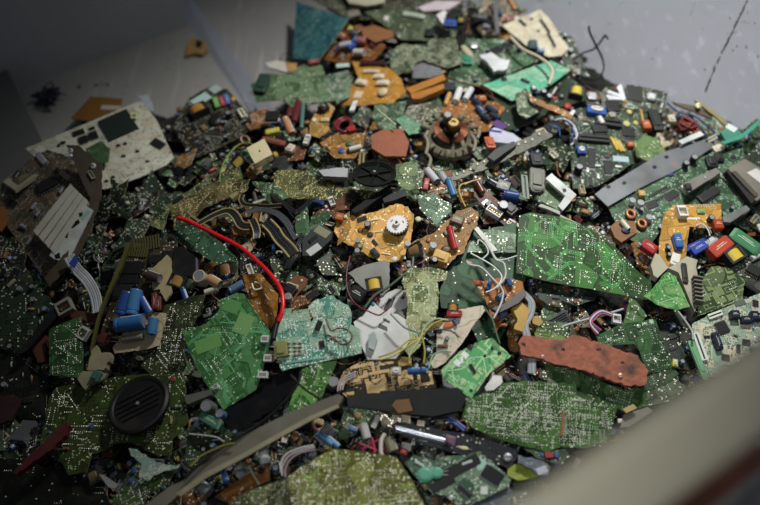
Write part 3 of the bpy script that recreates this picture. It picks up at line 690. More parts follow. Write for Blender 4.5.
bd('orange parts board', 'orange board crowded with colourful parts beside the teal lined board', 'A2 488,220 602,105 650,95 700,130 745,180 690,238 560,240', '#8f5424', '#a86a34', .04, (0, -.15), 10, edge='#b58a52', rand=(10, 'res lie film'),
   comps='lie:c86f4c A2 580,145 40 24 40; lie:ccccd6 A2 600,180 44 18 -10; film:3a5ec0 A2 622,186 30 20 -40; lie:cfc7bb A2 650,210 36 22; film:3f6fb4 A2 640,160 24 18; lie:d8d3c4 A2 545,170 34 12 -20; film:93504a A2 660,165 30 24; disc:7f3b30 A2 700,170 30 30; disc:d8cf44 A2 610,112 20 16')
slab('brown flat piece', 'brown board offcut lying above the orange parts board', 'A2 650,110 700,100 Z3 210,205 215,240 100,275 20,230', mat('#98643c', .5), .003, .048)
bd('mossy green board', 'rough green board with pale scratches under the teal lined board', 'A2 230,325 290,280 380,285 420,250 500,250 525,330 560,380 500,392 385,408 350,380 250,388', '#3d7250', '#6c9a78', .07, None, 20, lines=.3, pour=.6, spk=.15, s=30, comps='pads A2 440,385 90 16 -8; film:9a3d48 A2 470,247 40 14 -10; tape:b0c4bc A2 580,250 50 14 -5; block:28483a A2 275,330 70 40 -70')
bd('green edge board', 'green board piece squeezed between mossy board and amber board', 'A2 505,290 600,270 620,300 605,370 560,395 520,350', '#3c6f5c', '#79a494', .06, None, dots=20, spk=.3)
o, fr, lp = slab('white orange scrap', 'small white and orange curled scrap above the mossy green board', 'A2 285,245 330,235 400,250 410,275 370,280 300,262', mat('#c6c1b4', .5), .004, .06, None, name='curled_scrap', cat='scrap')
part(fr, o, 'orange_patch', 'A2 365,245 408,250 400,275 372,278', .004, .006, mat('#b98f4c', .5))
wire('thin arc wire', 'thin dark wire arching over the white and orange scrap', 'A2 340,245 345,215 370,200 405,215 420,235', '#3d4444', .5, .045)
AMB = '#bd8a2c'
bd('amber board', 'amber yellow board with pale splashes above the brown reel', 'A2 615,235 650,238 700,255 759,262 A3 80,300 100,350 50,395 A2 720,395 660,402 550,400 600,340 640,300', AMB, '#c99a44', .036, (0, -.1), 10, lines=.2, pour=.3, spk=.15, spc='#e0d8b8', edge='#c9a862', comps='block:ded4bc A2 655,318 38 18 10; block:ded4bc A2 735,320 44 16; block:ded4bc A2 720,295 36 14; block:d8cbb0 A2 690,275 60 10; tape:d8cbb0 A2 640,360 30 24; disc:d0c49c A2 735,355 34 30; disc:8f4d1c A2 660,318 14 12')
slab('dark red tube', 'thin dark red tube at the back edge of the amber board', 'Z3 10,400 165,405 160,425 10,425', mat('#4a1d22', .4), .008, .04, name='plastic_tube', cat='tube')
bd('upper green board', 'worn green board with grey smears at the top centre of the heap', 'Z3 30,80 200,50 400,75 520,110 620,200 600,240 400,260 250,250 150,160', '#3c5f4a', '#5f8068', .034, (0, -.1), 15, lines=.3, pour=.6, spk=.1, comps='block:cfd0c8 Z3 165,130 30 30; block:a9b8a4 Z3 340,110 140 26 10; block:1d2224 Z3 440,225 60 40; bolt Z3 245,232 28 28')
slab('pink foam strip', 'pale pink foam strip at the top of the heap', 'Z3 365,60 480,20 640,22 600,50 560,75 480,80 400,85', mat('#c4b4ba', .7), .006, .04, name='foam_strip', cat='foam')
bd('notched green board', 'dark green board with two lobes and torn amber edge above the cream block pair', 'Z3 180,330 270,280 420,300 440,250 600,245 650,400 560,435 480,410 400,380 350,400 330,450 210,485', '#35523d', '#7d9a80', .045, (0, -.15), 25, lines=.5, spk=.35, spc='#a8b7a4', edge='#b08a45', jag=.9)
for i, q in enumerate(('A3 98,352 238,298 250,318 118,372', 'A3 115,375 240,335 244,352 150,392 122,392')):
    slab('amber slab', ('upper', 'lower')[i]+' of two amber plastic slabs below the notched green board', q, mat('#b0742a', .4, 0, .25), .01, .04, name='plastic_slab', cat='slab', group='amber plastic slabs')
slab('silver foil patch', 'crumpled pale metal sheet between notched board and amber slabs', 'Z3 340,430 400,380 500,430 530,470 440,500 330,500', mat('#9a9c9e', .3, .5, .4, 90, .1, 1), .003, .034, name='metal_sheet', cat='metal sheet')
bd('dark motherboard', 'dark green motherboard with a white lump on it near the top', 'A3 250,305 330,150 470,150 600,232 395,325 300,338', '#27513d', '#4c8a6a', .032, (0, -.1), 25, spk=.35, comps='can A3 355,182 30 20; disc:b7ac92 A3 330,200 60 22 50; block:2d8a66 A3 330,240 36 30; qfp A3 440,195 40 30 -20; chip A3 480,180 36 20', rand=(12, 'chip res up can'))
slab('white lump', 'white irregular plastic lump on the dark motherboard', 'A3 375,222 420,210 455,235 490,240 480,275 430,285 415,262', mat('#cdd0d2', .5), .008, .045, name='plastic_lump', cat='lump', jag=.8)
bd('bright teal board', 'bright turquoise green board slab near the top of the heap', 'A3 390,325 560,262 650,232 722,268 640,330 500,385', '#4fae8c', '#8fd0b4', .04, (0, -.1), 6, lines=.3, pour=.5, spk=.12, s=30, edge='#b0a878', comps='chip A3 550,312 36 12 25; chip A3 470,305 20 14', jag=.3)
bd('cream punched board', 'cream board with dark slots leaning at the top right of the heap', 'A3 463,98 608,38 640,70 718,185 690,212 640,218 560,180 500,130', '#cfc9ae', '#b8b294', .045, (0, -.2), 0, lines=.15, pour=.2, spk=.04, edge='#dcd7bf', jag=.2, comps='chip A3 540,90 34 12 45; chip A3 625,102 62 12 55; chip A3 650,155 60 12 62; block:2d5560 A3 578,178 34 30; trim:4f76b8 A3 608,200 26 20; chip A3 575,75 10 8; chip A3 600,120 10 8')
for i in range(9):
    x, y = cv('A3', 395+i*20+rnd.uniform(-8, 8), 75+rnd.uniform(-45, 35)); f = Fr(x, y, .035, (rnd.uniform(-.2, .2), rnd.uniform(-.3, 0)))
    c_ = ['#c9c3a8', '#c2b595', '#5b3a3c', '#c8bfa4', '#b89a78', '#8a4f4a', '#cfcab2', '#7c6a58', '#b9b39a'][i]; k_ = ['block', 'conn', 'film', 'conn', 'lie', 'film', 'block', 'lie', 'conn'][i]
    o = put(f, None, (k_, c_, x, y, rnd.uniform(6, 11), rnd.uniform(4, 7), rnd.uniform(-60, 60)))
    tag(o, ['squat cream block', 'open beige connector', 'dark maroon block', 'tall cream connector', 'tan cylinder', 'brick red block', 'pale square block', 'brown cylinder', 'grey-beige connector'][i]+' in the clutter left of the cream punched board', 'component')
slab('dark spike', 'tall thin black plastic spike behind the dark motherboard', 'A3 430,0 442,0 446,60 452,130 438,140 432,80', mat('#303436', .5), .008, .06, (0, -.5), 'plastic_spike', 'spike')
slab('white bottle neck', 'white rounded piece with blue base near the top centre', 'Z3 480,130 530,100 560,125 540,160 520,185 500,160', mat('#d4d4ce', .4), .014, .05, name='bottle_cap', cat='cap', comps='block:2f55a8 Z3 565,200 80 40 5; block:1d1e20 Z3 570,165 60 50')
bd('top edge scrap board', 'brown-grey board fragment with coloured parts at the top beside the right wall', 'A3 375,0 480,-10 560,40 530,60 470,90 420,60 385,50', '#6f6a5a', '#8f8a74', .04, (0, -.2), 20, rand=(8, 'film res lie'), comps='film:b5733c A3 500,20 50 14 60; lie:6c8c70 A3 520,30 50 12 55')
wire('cream cable', 'thick cream cable ending in a white plug near the bright teal board', 'A3 495,140 540,185 600,215 640,245 655,275 640,320', '#c9bda4', 1.7, .065, 'cable', 'cable')
wire('dark red wire back', 'thin dark red wire curving behind the motor coil', 'A3 240,290 330,318 390,335 420,350 432,380', '#7c2422', .8, .05)
wire('black loop cable', 'thick black cable loop rising against the grey wall', 'A4 110,100 112,120 135,170 160,220 165,265 140,298 105,300 60,280', '#1f2426', 1.3, cat='cable', name='cable', lifts=[.12, .11, .09, .07, .06, .05, .045, .04])
wire('grey hook cable', 'thin dark grey hooked cable crossing the black cable loop', 'A4 50,225 90,200 130,185 160,150 172,133 182,150', '#3c4246', 1.2, cat='cable', name='cable', lifts=[.05, .06, .07, .09, .10, .095])
bd('dark moss board', 'very dark green board corner against the grey wall beside the black cable loop', 'A4 -10,120 45,140 75,210 110,290 60,300 10,240', '#1f3b2b', '#3a5c46', .03, (0, -.3), 30, rand=(5, 'block up'))
tangle('dark green and black wire tuft under the black cable loop', 574, 63, .014, ['#1d2a22', '#243a2c', '#16181a'], 12, 8, short='dark wire tuft')
wire('dark red cable', 'dark red cable running down from the wall to the yellow transformer strip', 'A4 10,270 60,300 100,330 130,345', '#4f2226', 1.6, .03, 'cable', 'cable')

# ============================================================ upper middle / right
bd('plain dark board', 'plain dark green board lying under the orange capacitor strip', 'Z4 10,180 120,180 320,130 540,90 640,150 700,250 500,300 330,400 180,448 100,400 150,330', '#274a38', '#315a45', .024, (0, -.1), 3, lines=.15, pour=.2, spk=.03)
bd('small torn board', 'small dark green board with broken tan edge leaning by the capacitor strip', 'Z4 220,220 290,180 330,240 400,310 290,372 240,340', '#33614a', '#7ba08a', .045, (.1, -.2), 40, spk=.3, edge='#b0a070')
bd('capacitor strip', 'narrow orange-brown board strip carrying a yellow box and red capacitors', 'Z4 290,180 335,240 470,290 560,330 665,365 640,395 520,350 400,300 320,265', '#9c6a34', '#b58448', .05, (0, -.25), 10, edge='#b98a4c',
   comps='trafo:d2bb30 Z4 600,230 90 60 14; disc:a83028 Z4 465,240 50 34 60; disc:a83028 Z4 550,300 50 40 30; lie:1d1f22 Z4 480,215 60 24 -60; lie:c9c4b4 Z4 468,205 50 14 -60; up:22262a Z4 430,255 34 34; disc:2f5c82 Z4 355,205 34 30; trim:3d4448 Z4 335,195 40 30; up:1b1c1e Z4 395,225 32 32; film:38404a Z4 510,245 30 24; trans Z4 600,345 60 30 30')
bd('orange resistor board', 'orange board with a row of dark resistors and white sleeves', 'A3 230,420 270,380 440,388 476,412 412,500 330,505 250,460', '#955a2a', '#b07a40', .04, (0, -.15), 15, edge='#bb8a50',
   comps='lie:d0d0cc A3 293,375 50 26 -70; lie:c9ccd0 A3 333,370 48 22 -60; lie:cf9a4c A3 255,385 46 16 -70; lie:26334c A3 365,400 40 16 40; film:2a3f6a A3 380,430 40 20 50; lie:2d3a4c A3 420,430 44 18 35; lie:2a3446 A3 435,455 40 16 30; lie:283040 A3 400,460 40 16 30; film:b0632c A3 385,390 30 20', rand=(6, 'res disc'))
# deflection coil / motor
cx, cy = cv('B3', 262, 82); f = Fr(cx, cy, .03, (0, -.3)); mb = MB(); NV = 44
mb.lathe([(.044, 0), (.048, .006), (.046, .014), (.036, .02), (.030, .014), (.028, .002)], mat('#77705c', .6, 0, .5, 60, .5, .8), 28); o = mb.obj('coil_yoke'); o.matrix_world = f.M
tag(o, 'round deflection coil with copper windings and a grimy beige rim', 'coil'); MAJ.append(('copper coil', (cx, cy), [(cx+30*math.cos(t*.5), cy+30*math.sin(t*.5)) for t in range(13)]))
b_ = MB()
for k in range(18):
    t = 2*math.pi*k/18; rr = .045; q = [(rr*math.cos(t)+.006*math.cos(a_)*math.cos(t), rr*math.sin(t)+.006*math.cos(a_)*math.sin(t), .016+.006*math.sin(a_)) for a_ in (0, .8, 1.6, 2.4, 3.14)]
    b_.tube(q, (.002, .0045, .003, .0055, .0015)[k % 5], mat('#7d765f', .6, 0, .5, 80, .5), 5)
b_.obj('rim_lugs', o)
for s in (-1, 1):
    b_ = MB()
    for k in range(9):
        rr = .014+k*.0016; q = [(rr*math.cos(t)*.9, s*(.004+rr*math.sin(t)*.95), .024+.010*math.sin(t)) for t in [x*math.pi/8 for x in range(9)]]
        b_.tube(q, .0013, mat('#8f5234', .35, .6, .5, 200, .4), 5)
    w1 = b_.obj('copper_winding', o, Matrix.Rotation(1.57, 4, 'Z'))
b_ = MB(); b_.lathe([(.016, .018), (.016, .034), (.013, .037), (.001, .037)], mat('#1c1a18', .4, .4), 20, Matrix.Translation((-.004, .008, 0))); b_.obj('hub', o)
b_ = MB(); b_.lathe([(.011, .034), (.011, .046), (.009, .048), (.004, .048), (.004, .045), (.001, .045)], mat('#8c7440', .35, .7), 18, Matrix.Translation((.003, .004, 0))); b_.obj('brass_gear', o)
b_ = MB(); b_.lathe([(.008, .03), (.008, .054), (.006, .056), (.001, .056)], mat('#77756a', .35, .6), 16, Matrix.Translation((-.007, .014, 0))); b_.obj('shaft', o)
for i, q in enumerate(((170, 60, 70), (180, 130, 50), (350, 60, 60), (365, 30, 40), (170, 20, 40), (350, 150, 40), (150, 190, 34))):
    wire(None, ['stub of grimy beige cable at the left rim', 'stub of beige cable at the lower left rim', 'thick beige cable stub at the upper right rim', 'short beige cable stub at the top right', 'short beige cable stub at the top left', 'beige cable stub at the lower right rim', 'lowest beige cable stub on the left'][i]+' of the deflection coil', 'B3 %d,%d %d,%d %d,%d' % (q[0], q[1], q[0]+12, q[1]+q[2]*.4, q[0]+4, q[1]+q[2]), '#8f8a78', 1.8, .05, 'cable_stub', 'cable', group='cable stubs round the deflection coil')
slab('terracotta plate', 'flat terracotta brown plate left of the deflection coil', 'P 371,137 384,131 402,131 409,144 406,158 385,158 372,150', mat('#9a5a3e', .6, 0, .2), .004, .04, name='baked_plate', cat='plate')
slab('long grey strip', 'long bent grey board strip with gold pins running below the coil', 'B3 252,232 330,190 400,150 480,100 540,78 610,40 655,65 600,95 500,142 440,172 400,190 330,215 265,240', mat('#585a4a', .45, .1, .5, 90, .3, .3), .003, .055, (0, -.25), 'board_strip', 'board strip', jag=.9, ms=mat('#a4915a', .6), comps=';'.join('bolt:b7b39a B3 %d,%d 12 12' % (290+i*26, 210-i*12.6+(i % 3)*4) for i in range(13)))
slab('grey diagonal bar', 'smooth dark grey bar resting on the long grey strip', 'B3 405,150 440,118 505,90 515,105 470,135 430,165', mat('#5a5c5a', .4), .006, .062, name='metal_bar', cat='bar')
slab('blue white box', 'white box edged in blue and purple between coil and plain dark board', 'B3 412,62 430,52 500,75 545,108 540,120 480,112 412,105', mat('#b7b9c9', .4), .014, .03, name='small_box', cat='box', comps='tape:5d3b86 Z4 115,450 80 40 30; tape:2f3f9a Z4 90,490 80 14 8; block:c05c3c B3 410,120 34 40')
wire(None, 'blue wire curling beside the pale plug bundle', 'Z4 440,410 480,415 500,440 505,480', '#3b57a8', .7, .055); wire(None, 'white wire looping over the pale plug bundle', 'Z4 470,380 530,372 590,410 615,470 600,500', '#c9ccd2', .8, .06)
wire(None, 'second blue wire looping right of the pale plug bundle', 'Z4 540,385 580,420 590,460 570,500', '#3b57a8', .7, .055); wire(None, 'slim white wire beside the dark slotted board', 'B4 20,10 55,35 62,75 40,95', '#cfd2d6', .8, .05)
for i, (q, c_, l_) in enumerate((('Z4 380,470 50 36 -20', '#c9c6a8', 'pale yellow plug in the wire bundle below the small torn board'), ('Z4 420,490 44 30 30', '#b7b49a', 'beige plug in the wire bundle below the small torn board'), ('Z4 465,450 30 40 10', '#5f6f6c', 'grey plug in the wire bundle below the small torn board'))):
    (t, sp), = parse('conn:%s %s %s' % (c_[1:], q.split()[0], ' '.join(q.split()[1:]))); x, y = cv(t, sp[2], sp[3]); f = Fr(x, y, .045, (0, -.2)); tag(put(f, None, sp, t=t), l_, 'plug')
bd('slotted card board', 'dark green board with many chips and slots below the blue trimmer', 'B4 35,20 60,-40 150,-50 330,-30 330,60 280,90 300,150 220,205 140,255 48,262 40,150', '#22402f', '#456b56', .036, (0, -.15), 25, spk=.4, spc='#8c9e8e',
   comps='slot:2a2b2d B4 125,80 120 22 5; chip B4 118,150 26 90 8; chip B4 180,185 30 60 5; chip B4 85,165 26 60 8; trim:2a4fa8 B4 76,128 34 26; film:c9a83a B4 203,95 10 50 -8; film:c9a83a B4 217,100 10 50 -8; film:c9a83a B4 230,104 10 44 -8; film:bd5a30 B4 262,105 26 18; tape:a6c0c8 B4 230,150 60 20 5; up:1b1c1e B4 65,200 26 26; slot:2a2b2d B4 180,20 100 26 8; up:c9c088 B4 190,0 22 22; lie:d9d7cc Z5 125,275 50 30 60; disc:cdbf74 Z5 308,208 32 28; disc:cdbf74 Z5 195,255 32 28; disc:c6c07a Z5 290,285 44 36; disc:c9b964 Z5 348,278 30 26; film:b89030 Z5 388,240 90 14 80; film:c4622e Z5 408,308 50 50 0; block:2c302e Z5 470,270 60 130 0; chip Z5 300,345 80 60 5; slot:6b705f Z5 262,345 100 16 80; trim:c9bf94 Z5 570,262 44 40; trim:2c62c0 Z5 95,215 120 44 10; can:8c9a92 Z5 70,120 60 44 5; chip Z5 200,180 80 80; slot:8a8f80 Z5 145,150 110 18 85; chip Z5 120,320 90 60', rand=(16, 'res qfp chip can'))
bd('dark heatsink card', 'dark green card with a black fan block and white prongs by the grey wall', 'Z5 290,35 330,32 552,82 545,150 510,205 440,205 280,180 300,110', '#24402f', '#5c7a64', .055, (.05, -.25), 20, spk=.4, spc='#b9c4b4', edge='#c4c9b8', comps='flat:15171a Z5 345,90 90 90 10; can:8b938e Z5 445,120 60 44 15; chip Z5 500,150 40 30 15; lie:c9ccc4 Z5 512,170 34 14 -70')
for i, q in enumerate(('Z5 228,60 256,40 285,130 268,150', 'Z5 160,95 180,78 262,112 255,125', 'Z5 160,115 165,105 258,128 262,140 175,138')):
    slab('white prong', ('upright', 'middle', 'lower')[i]+' white plastic prong beside the dark heatsink card', q, mat('#d7dade', .35), .006, .05, name='plastic_prong', cat='prong', group='white prongs')
slab('brown cone', 'small brown cone behind the white prongs', 'Z5 190,85 225,50 240,95 215,100', mat('#5c3a2a', .5), .012, .04, name='brown_cap', cat='cap')
bd('rounded green board', 'small rounded green board with yellow rim lying above the grey strip board', 'B4 280,90 320,60 370,72 402,125 340,160 290,140', '#3d7a42', '#6d9c60', .05, (0, -.15), 20, spk=.15, edge='#bcae62', jag=.7)
bd('grey strip board', 'long green board with a bare grey metal band at the right of the heap', 'B4 180,330 300,265 450,190 620,100 690,110 745,230 720,340 610,400 480,420 380,420 330,500 230,430', '#265840', '#4f8a68', .036, (.0, -.15), 30, spk=.4, spc='#97aa97',
   comps='chip B4 370,275 80 12 -30; qfp B4 345,325 44 36 -20; qfp B4 420,290 50 40 -30; up:c9ccce B4 298,330 22 22; up:c9ccce B4 268,320 20 20; up:b4b8ba B4 330,385 22 22; toroid B4 264,366 42 42; toroid B4 306,402 42 42; chip B4 560,290 80 40 -30; qfp B4 540,240 44 36 -30; film:c0a05a B4 305,290 26 20; slot:cfccc0 B4 530,240 150 30 -27; block:1c1d1f B4 570,170 40 40; block:1c1d1f B4 600,150 30 30; block:cfcab0 B4 595,115 34 24 -20; up:1c1d1f B4 500,160 24 24; up:1c1d1f B4 470,180 22 22; disc:b9684a B4 430,175 34 20 -60; disc:33488a B4 418,210 26 16; chip B4 385,295 50 12 -30', rand=(22, 'chip res qfp can up'))
o, fr, lp = slab('bare metal band', 'bare grey metal band with holes along the grey strip board', 'B4 130,285 160,262 240,215 380,130 440,110 540,80 578,108 450,190 300,262 180,332', mat('#787d80', .4, .4, .25, 30, .25), .003, .046, (0, -.15), 'metal_band', 'metal band')
for i, (x, y) in enumerate(((242, 243), (357, 183), (402, 145), (182, 258))):
    q = [(x+9*math.cos(t), y+7*math.sin(t)) for t in (0, 1.05, 2.1, 3.14, 4.2, 5.2)]; part(fr, o, 'hole', 'B4 '+' '.join('%f,%f' % z for z in q), .003, .0034, BLK)
slab('white ruler strip', 'white flat strip lying across the end of the bare metal band', 'B4 445,85 530,48 545,62 462,98', mat('#c8ccc8', .4), .004, .062, name='plastic_strip', cat='strip')
# card cage
o, fr, lp = slab('metal card cage', 'grey metal card cage with a white sticker at the right border', 'B4 628,198 690,162 765,205 790,240 765,300 735,322', mat('#8c877a', .35, .6, .15), .012, .05, (0, -.2), 'card_cage', 'card cage')
part(fr, o, 'sticker', 'B4 700,215 735,198 775,225 760,262', .012, .0124, mat('#c6c6c0', .6), 'blank white sticker')
part(fr, o, 'pin_row', 'B4 640,215 655,210 740,300 728,310', .012, .015, mat('#4d4636', .5))
part(fr, o, 'opening', 'B4 622,205 634,200 730,318 718,330', -.004, .011, mat('#171614', .6))
slab('silver rail cage', 'silver slotted rail below the card cage', 'B4 610,380 700,335 715,350 640,400 615,398', mat('#9da09e', .3, .6), .008, .045, name='metal_rail', cat='rail')
slab('long silver connector', 'long silver connector shell lying on the grey strip board', 'B4 465,252 585,195 605,212 482,288', mat('#a3a198', .3, .6), .009, .052, name='connector_shell', cat='connector', comps='bolt B4 545,232 12 12; block:2a2b2d B4 480,270 20 20')
bd('orange L board', 'bright orange L-shaped board with a white socket on it', 'P 661,225 665,212 673,206 721,204 721,229 709,229 689,227 686,253 684,270 657,271 659,245', '#c08626', '#dcae50', .062, (0, -.15), 25, edge='#caa050', spk=.1, lines=.3, comps='conn:dcdad2 B4 456,358 34 40 0; block:6fb070 B4 532,352 30 14; film:b0401f B4 590,410 34 34; film:3b68b0 B4 440,470 30 50; chip B4 408,490 14 40; disc:60a050 B4 450,435 18 14; block:d8d6cc C4 432,82 34 44 20; block:3c63a8 C4 440,20 30 50; up:1c1d20 C4 405,40 18 18; up:1d1e22 C4 408,65 16 16; up:1d1e22 B4 565,385 22 22; pads B4 550,328 70 10; tape:dcd9cc B4 500,375 60 6; res B4 515,410 40 8 -50')
wire(None, 'white wire bent over the inner corner of the orange L board', 'B4 515,400 540,395 560,415 570,440', '#d2d4d2', .6, .072); wire(None, 'grey wire bent beside the inner corner of the orange L board', 'B4 535,405 560,405 575,430', '#9da0a0', .5, .072)
slab('broken brown bobbin', 'broken brown and white bobbin left of the orange L board', 'B4 182,420 215,392 275,400 285,440 225,478 200,460', mat('#8f6234', .5, 0, .5), .01, .055, name='coil_bobbin', cat='bobbin', comps='disc:3b4a6a B4 240,435 34 24; lie:c9c4b0 B4 235,420 44 16 50')
for q, k_, c_, l_ in (('C4 598,42 84 52 -38', 'film', 'c4482a', 'big orange-red relay block lower right of the orange L board'), ('C4 652,72 66 56 -30', 'trafo', 'd6bd2c', 'yellow taped transformer beside the orange-red relay'), ('C4 520,40 60 34 -30', 'film', '3252b4', 'blue box capacitor left of the orange-red relay'), ('B4 510,480 90 22 -25', 'film', '2f46a0', 'long blue block above the blue box capacitor'), ('C4 690,25 130 46 35', 'film', '3f8b5c', 'long green terminal block at the right border'), ('C4 330,38 60 34 35', 'film', 'b72a2a', 'red plastic block below the orange L board'), ('B4 325,492 50 26 30', 'film', 'b5262c', 'red chunk above the red plastic block'), ('C4 560,20 60 30 -35', 'lie', 'c3c7c8', 'silver cylinder capacitor between the blue box and the relay'), ('C4 735,70 30 24 -30', 'lie', 'd4d6d6', 'small white cylinder at the right border below the green terminal block'), ('B4 465,480 24 44 10', 'block', 'c9a33c', 'small golden block beside the orange L board')):
    (t, sp), = parse('%s:%s %s' % (k_, c_, q)); x, y = cv(t, sp[2], sp[3]); f = Fr(x, y, .045, (0, -.2)); o = put(f, None, sp, t=t); tag(o, l_, 'component'); MAJ.append((' '.join(l_.split()[:3]), (x, y), []))
# by the wall on the right
for i, (q, c_) in enumerate((('A4 425,390 520,408 580,440 575,455 500,425 440,402', '#5b4a30'), ('A4 508,385 520,382 600,440 668,500 655,508 590,450', '#8d8450'))):
    slab(('brown', 'golden')[i]+' edge strip', ('short brown', 'long golden')[i]+' board strip resting on the slope of the grey wall', q, mat(c_, .5, .1, .3), .004, .045, (0, -.3), 'edge_strip', 'strip', comps='bolt:dcd8b0 A4 521,408 22 22' if i else '')
wire(None, 'blue cable arching down from the brown edge strip', 'A4 480,425 520,450 560,485 B4 20,35', '#2c4476', 1.2, .05) if 0 else wire('blue arch cable', 'blue cable arching down below the golden edge strip', 'A4 405,390 450,425 510,440 550,470 590,505', '#2c4476', 1.0, .05)
wire(None, 'second thinner blue cable under the golden edge strip', 'A4 470,440 510,460 540,490 560,520', '#33508c', .9, .045)
for i, (q, c_) in enumerate((('Z5 660,290 70 60 30', '8f1f22'), ('Z5 700,300 50 40 -20', 'a02a26'), ('Z5 640,310 50 40 60', '7a1a1e'))):
    (t, sp), = parse('conn:%s %s' % (c_, q)); x, y = cv(t, sp[2], sp[3]); f = Fr(x, y, .04, (0, -.2)); tag(put(f, None, sp, t=t), ('largest', 'middle', 'smallest')[i]+' dark red connector at the foot of the golden edge strip', 'connector')
slab('orange slope scrap', 'orange wedge of board under the red connectors at the wall', 'Z5 690,320 740,280 759,330 720,345', mat('#9a5a2c', .5), .004, .036)
ribbon('teal strap', 'teal green plastic strap looping at the right border', 'P 775,108 760,121 742,136 732,140 722,143', 4.5, mat('#4aa48c', .35, 0, .2), n=3, lift=.07, name='plastic_strap', cat='strap')
slab('teal clip', 'teal plastic clip with white pad beside the teal strap', 'B4 605,60 640,30 670,45 690,70 650,100 620,85', mat('#3f9078', .4), .008, .06, name='plastic_clip', cat='clip', comps='tape:d0d6d2 B4 645,42 40 20 30')
bd('black corner board', 'near-black green board in the corner below the teal strap', 'B4 690,150 745,95 790,110 790,240 755,215', '#18301f', '#2f5038', .065, (0, -.3), 30, spk=.1, edge='#2c3a2c')

# ============================================================ middle band
o, fr, lp = slab('cream square cap', 'cream square plastic cap with a small centre hole', 'B2 220,126 288,90 318,150 252,186', mat('#cbbf96', .5, 0, .08), .012, .05, name='square_cap', cat='cap')
part(fr, o, 'hole', 'B2 266,136 271,134 274,139 269,142', .012, .0123, BLK)
wire('lime wire', 'thin yellow-green wire arching left of the cream square cap', 'B2 112,235 118,190 135,150 165,110 195,90 225,88 250,100', '#7f9a34', .7, .055)
bd('gold dot strip', 'olive green strip board covered in gold solder dots across the middle', 'B2 320,200 350,190 430,195 500,225 560,250 640,268 740,275 700,300 640,300 560,312 470,300 390,300 340,280 318,240', '#3a5638', '#6d8050', .045, (0, -.25), 420, dm=GSOL, spk=.35, spc='#c9c08c', edge='#b5a860', jag=.8)
bd('green dot flap', 'green board flap with silver dots and yellow edge beside the gold dot strip', 'B2 235,235 320,240 380,295 310,325 280,290', '#2f6040', '#58906a', .05, (.1, -.3), 150, edge='#c2b25c', jag=.5)
bd('sloping olive board', 'dull olive board with gold dots sloping down left of the green dot flap', 'B2 190,225 230,225 215,270 130,305 50,340 0,390 -60,420 -70,340 0,290 80,250', '#3d4d36', '#7c8258', .04, (-.1, -.2), 200, dm=GSOL, spk=.4, spc='#b5ac7c', edge='#b0a45c', jag=1.0)
bd('mid left green board', 'dark green board with fine gold print left of the sloping olive board', 'B1 560,400 640,320 759,240 B2 60,220 190,180 200,225 60,260 -80,350 -100,420', '#264532', '#6c8a5e', .032, (0, -.2), 90, dm=GSOL, spk=.45, spc='#b4ae80', rand=(6, 'chip res'))
for n_, l_, p_, t_, tw in (('black loop ribbon', 'black ribbon cable with yellow edge arching under the sloping olive board', 'Z6 80,300 160,250 250,205 310,195 350,225 375,270 400,290 440,290', 9, .6),
                  ('black short ribbon', 'short black ribbon cable with yellow edge falling from the middle of the tangle', 'Z6 455,245 475,290 485,330 480,370', 8, .4),
                  ('black front ribbon', 'black ribbon cable with yellow edge running down towards the grey keypad', 'Z6 545,265 590,310 630,370 680,420 720,470', 12, 0),
                  ('black upper ribbon', 'black ribbon cable with yellow edge curled under the green dot flap', 'Z6 395,90 385,125 410,155 480,160 545,165 640,160', 5, .5),
                  ('grey wide ribbon', 'grey-black ribbon cable curving over the black front ribbon', 'Z6 430,200 520,185 600,205 660,250 700,310 735,370', 7, .3)):
    ribbon(n_, l_, p_, t_, mat('#1a1b1d' if 'grey' not in n_ else '#43474a', .3), mat('#34363a' if 'grey' not in n_ else '#6a6e70', .3), 7, .052, edge=mat('#a8995a', .45) if 'grey' not in n_ else None, twist=tw)
for n_, p_, w_ in (('black twisted ribbon', 'Z7 -60,60 -20,120 30,150 90,200 140,180 200,125', 6), ('black lower ribbon', 'Z7 10,300 50,370 90,430 110,500', 9), ('black steep ribbon', 'Z7 160,345 120,420 80,480 40,560', 9)):
    ribbon(n_, n_[6:-7].strip()+' black flat cable in the dark tangle left of the amber gear board', p_, w_, mat('#17181a', .35), mat('#2a2c2e', .3), 5, .05, twist=.8)
o, fr, lp = slab('orange grain chip', 'small orange wood-coloured board piece framed by the black ribbons', 'Z6 330,310 345,290 440,285 470,300 460,345 345,355', mat('#8f5a30', .5), .004, .04, name='board_piece', cat='board piece')
slab('yellow clip piece', 'pale olive plastic clip below the sloping olive board', 'Z6 315,120 365,90 380,105 340,140', mat('#8a875a', .5), .008, .05, name='plastic_clip', cat='clip')
bd('dark green wing', 'dark green board wing with ragged pale edge under the red cable', 'P 176,222 200,228 222,243 237,258 238,276 228,266 214,262 196,252 176,242', '#1f4a36', '#3d7a5c', .045, (.1, -.25), 10, edge='#a79f74', spk=.12, jag=1.0)
bd('thin green leaf', 'torn green board leaf standing above the grey keypad', 'Z7 170,170 185,260 190,330 155,385 100,355 95,240', '#2c6744', '#4d8a62', .055, (.2, -.3), 20, edge='#a8a070', jag=.9)
bd('ragged green corner', 'green board corner with silver dots right of the torn leaf', 'Z7 195,235 300,195 330,225 260,310 190,345 185,290', '#2a5c40', '#5f9270', .05, (0, -.3), 120, jag=.9)
bd('brown torn board', 'red-brown torn board with white socket below the gold dot strip', 'Z7 215,215 330,150 430,90 450,130 440,190 360,190 345,240 300,200', '#7a4430', '#96604a', .05, (0, -.25), 20, spk=.15, edge='#a88a60', comps='conn:c9c9c4 Z7 330,145 34 60 -20; slot:c6c2b4 Z7 300,185 14 44 -25; block:2a3f80 Z7 250,145 60 26 20; block:1a1b1c Z7 465,120 60 60 20')
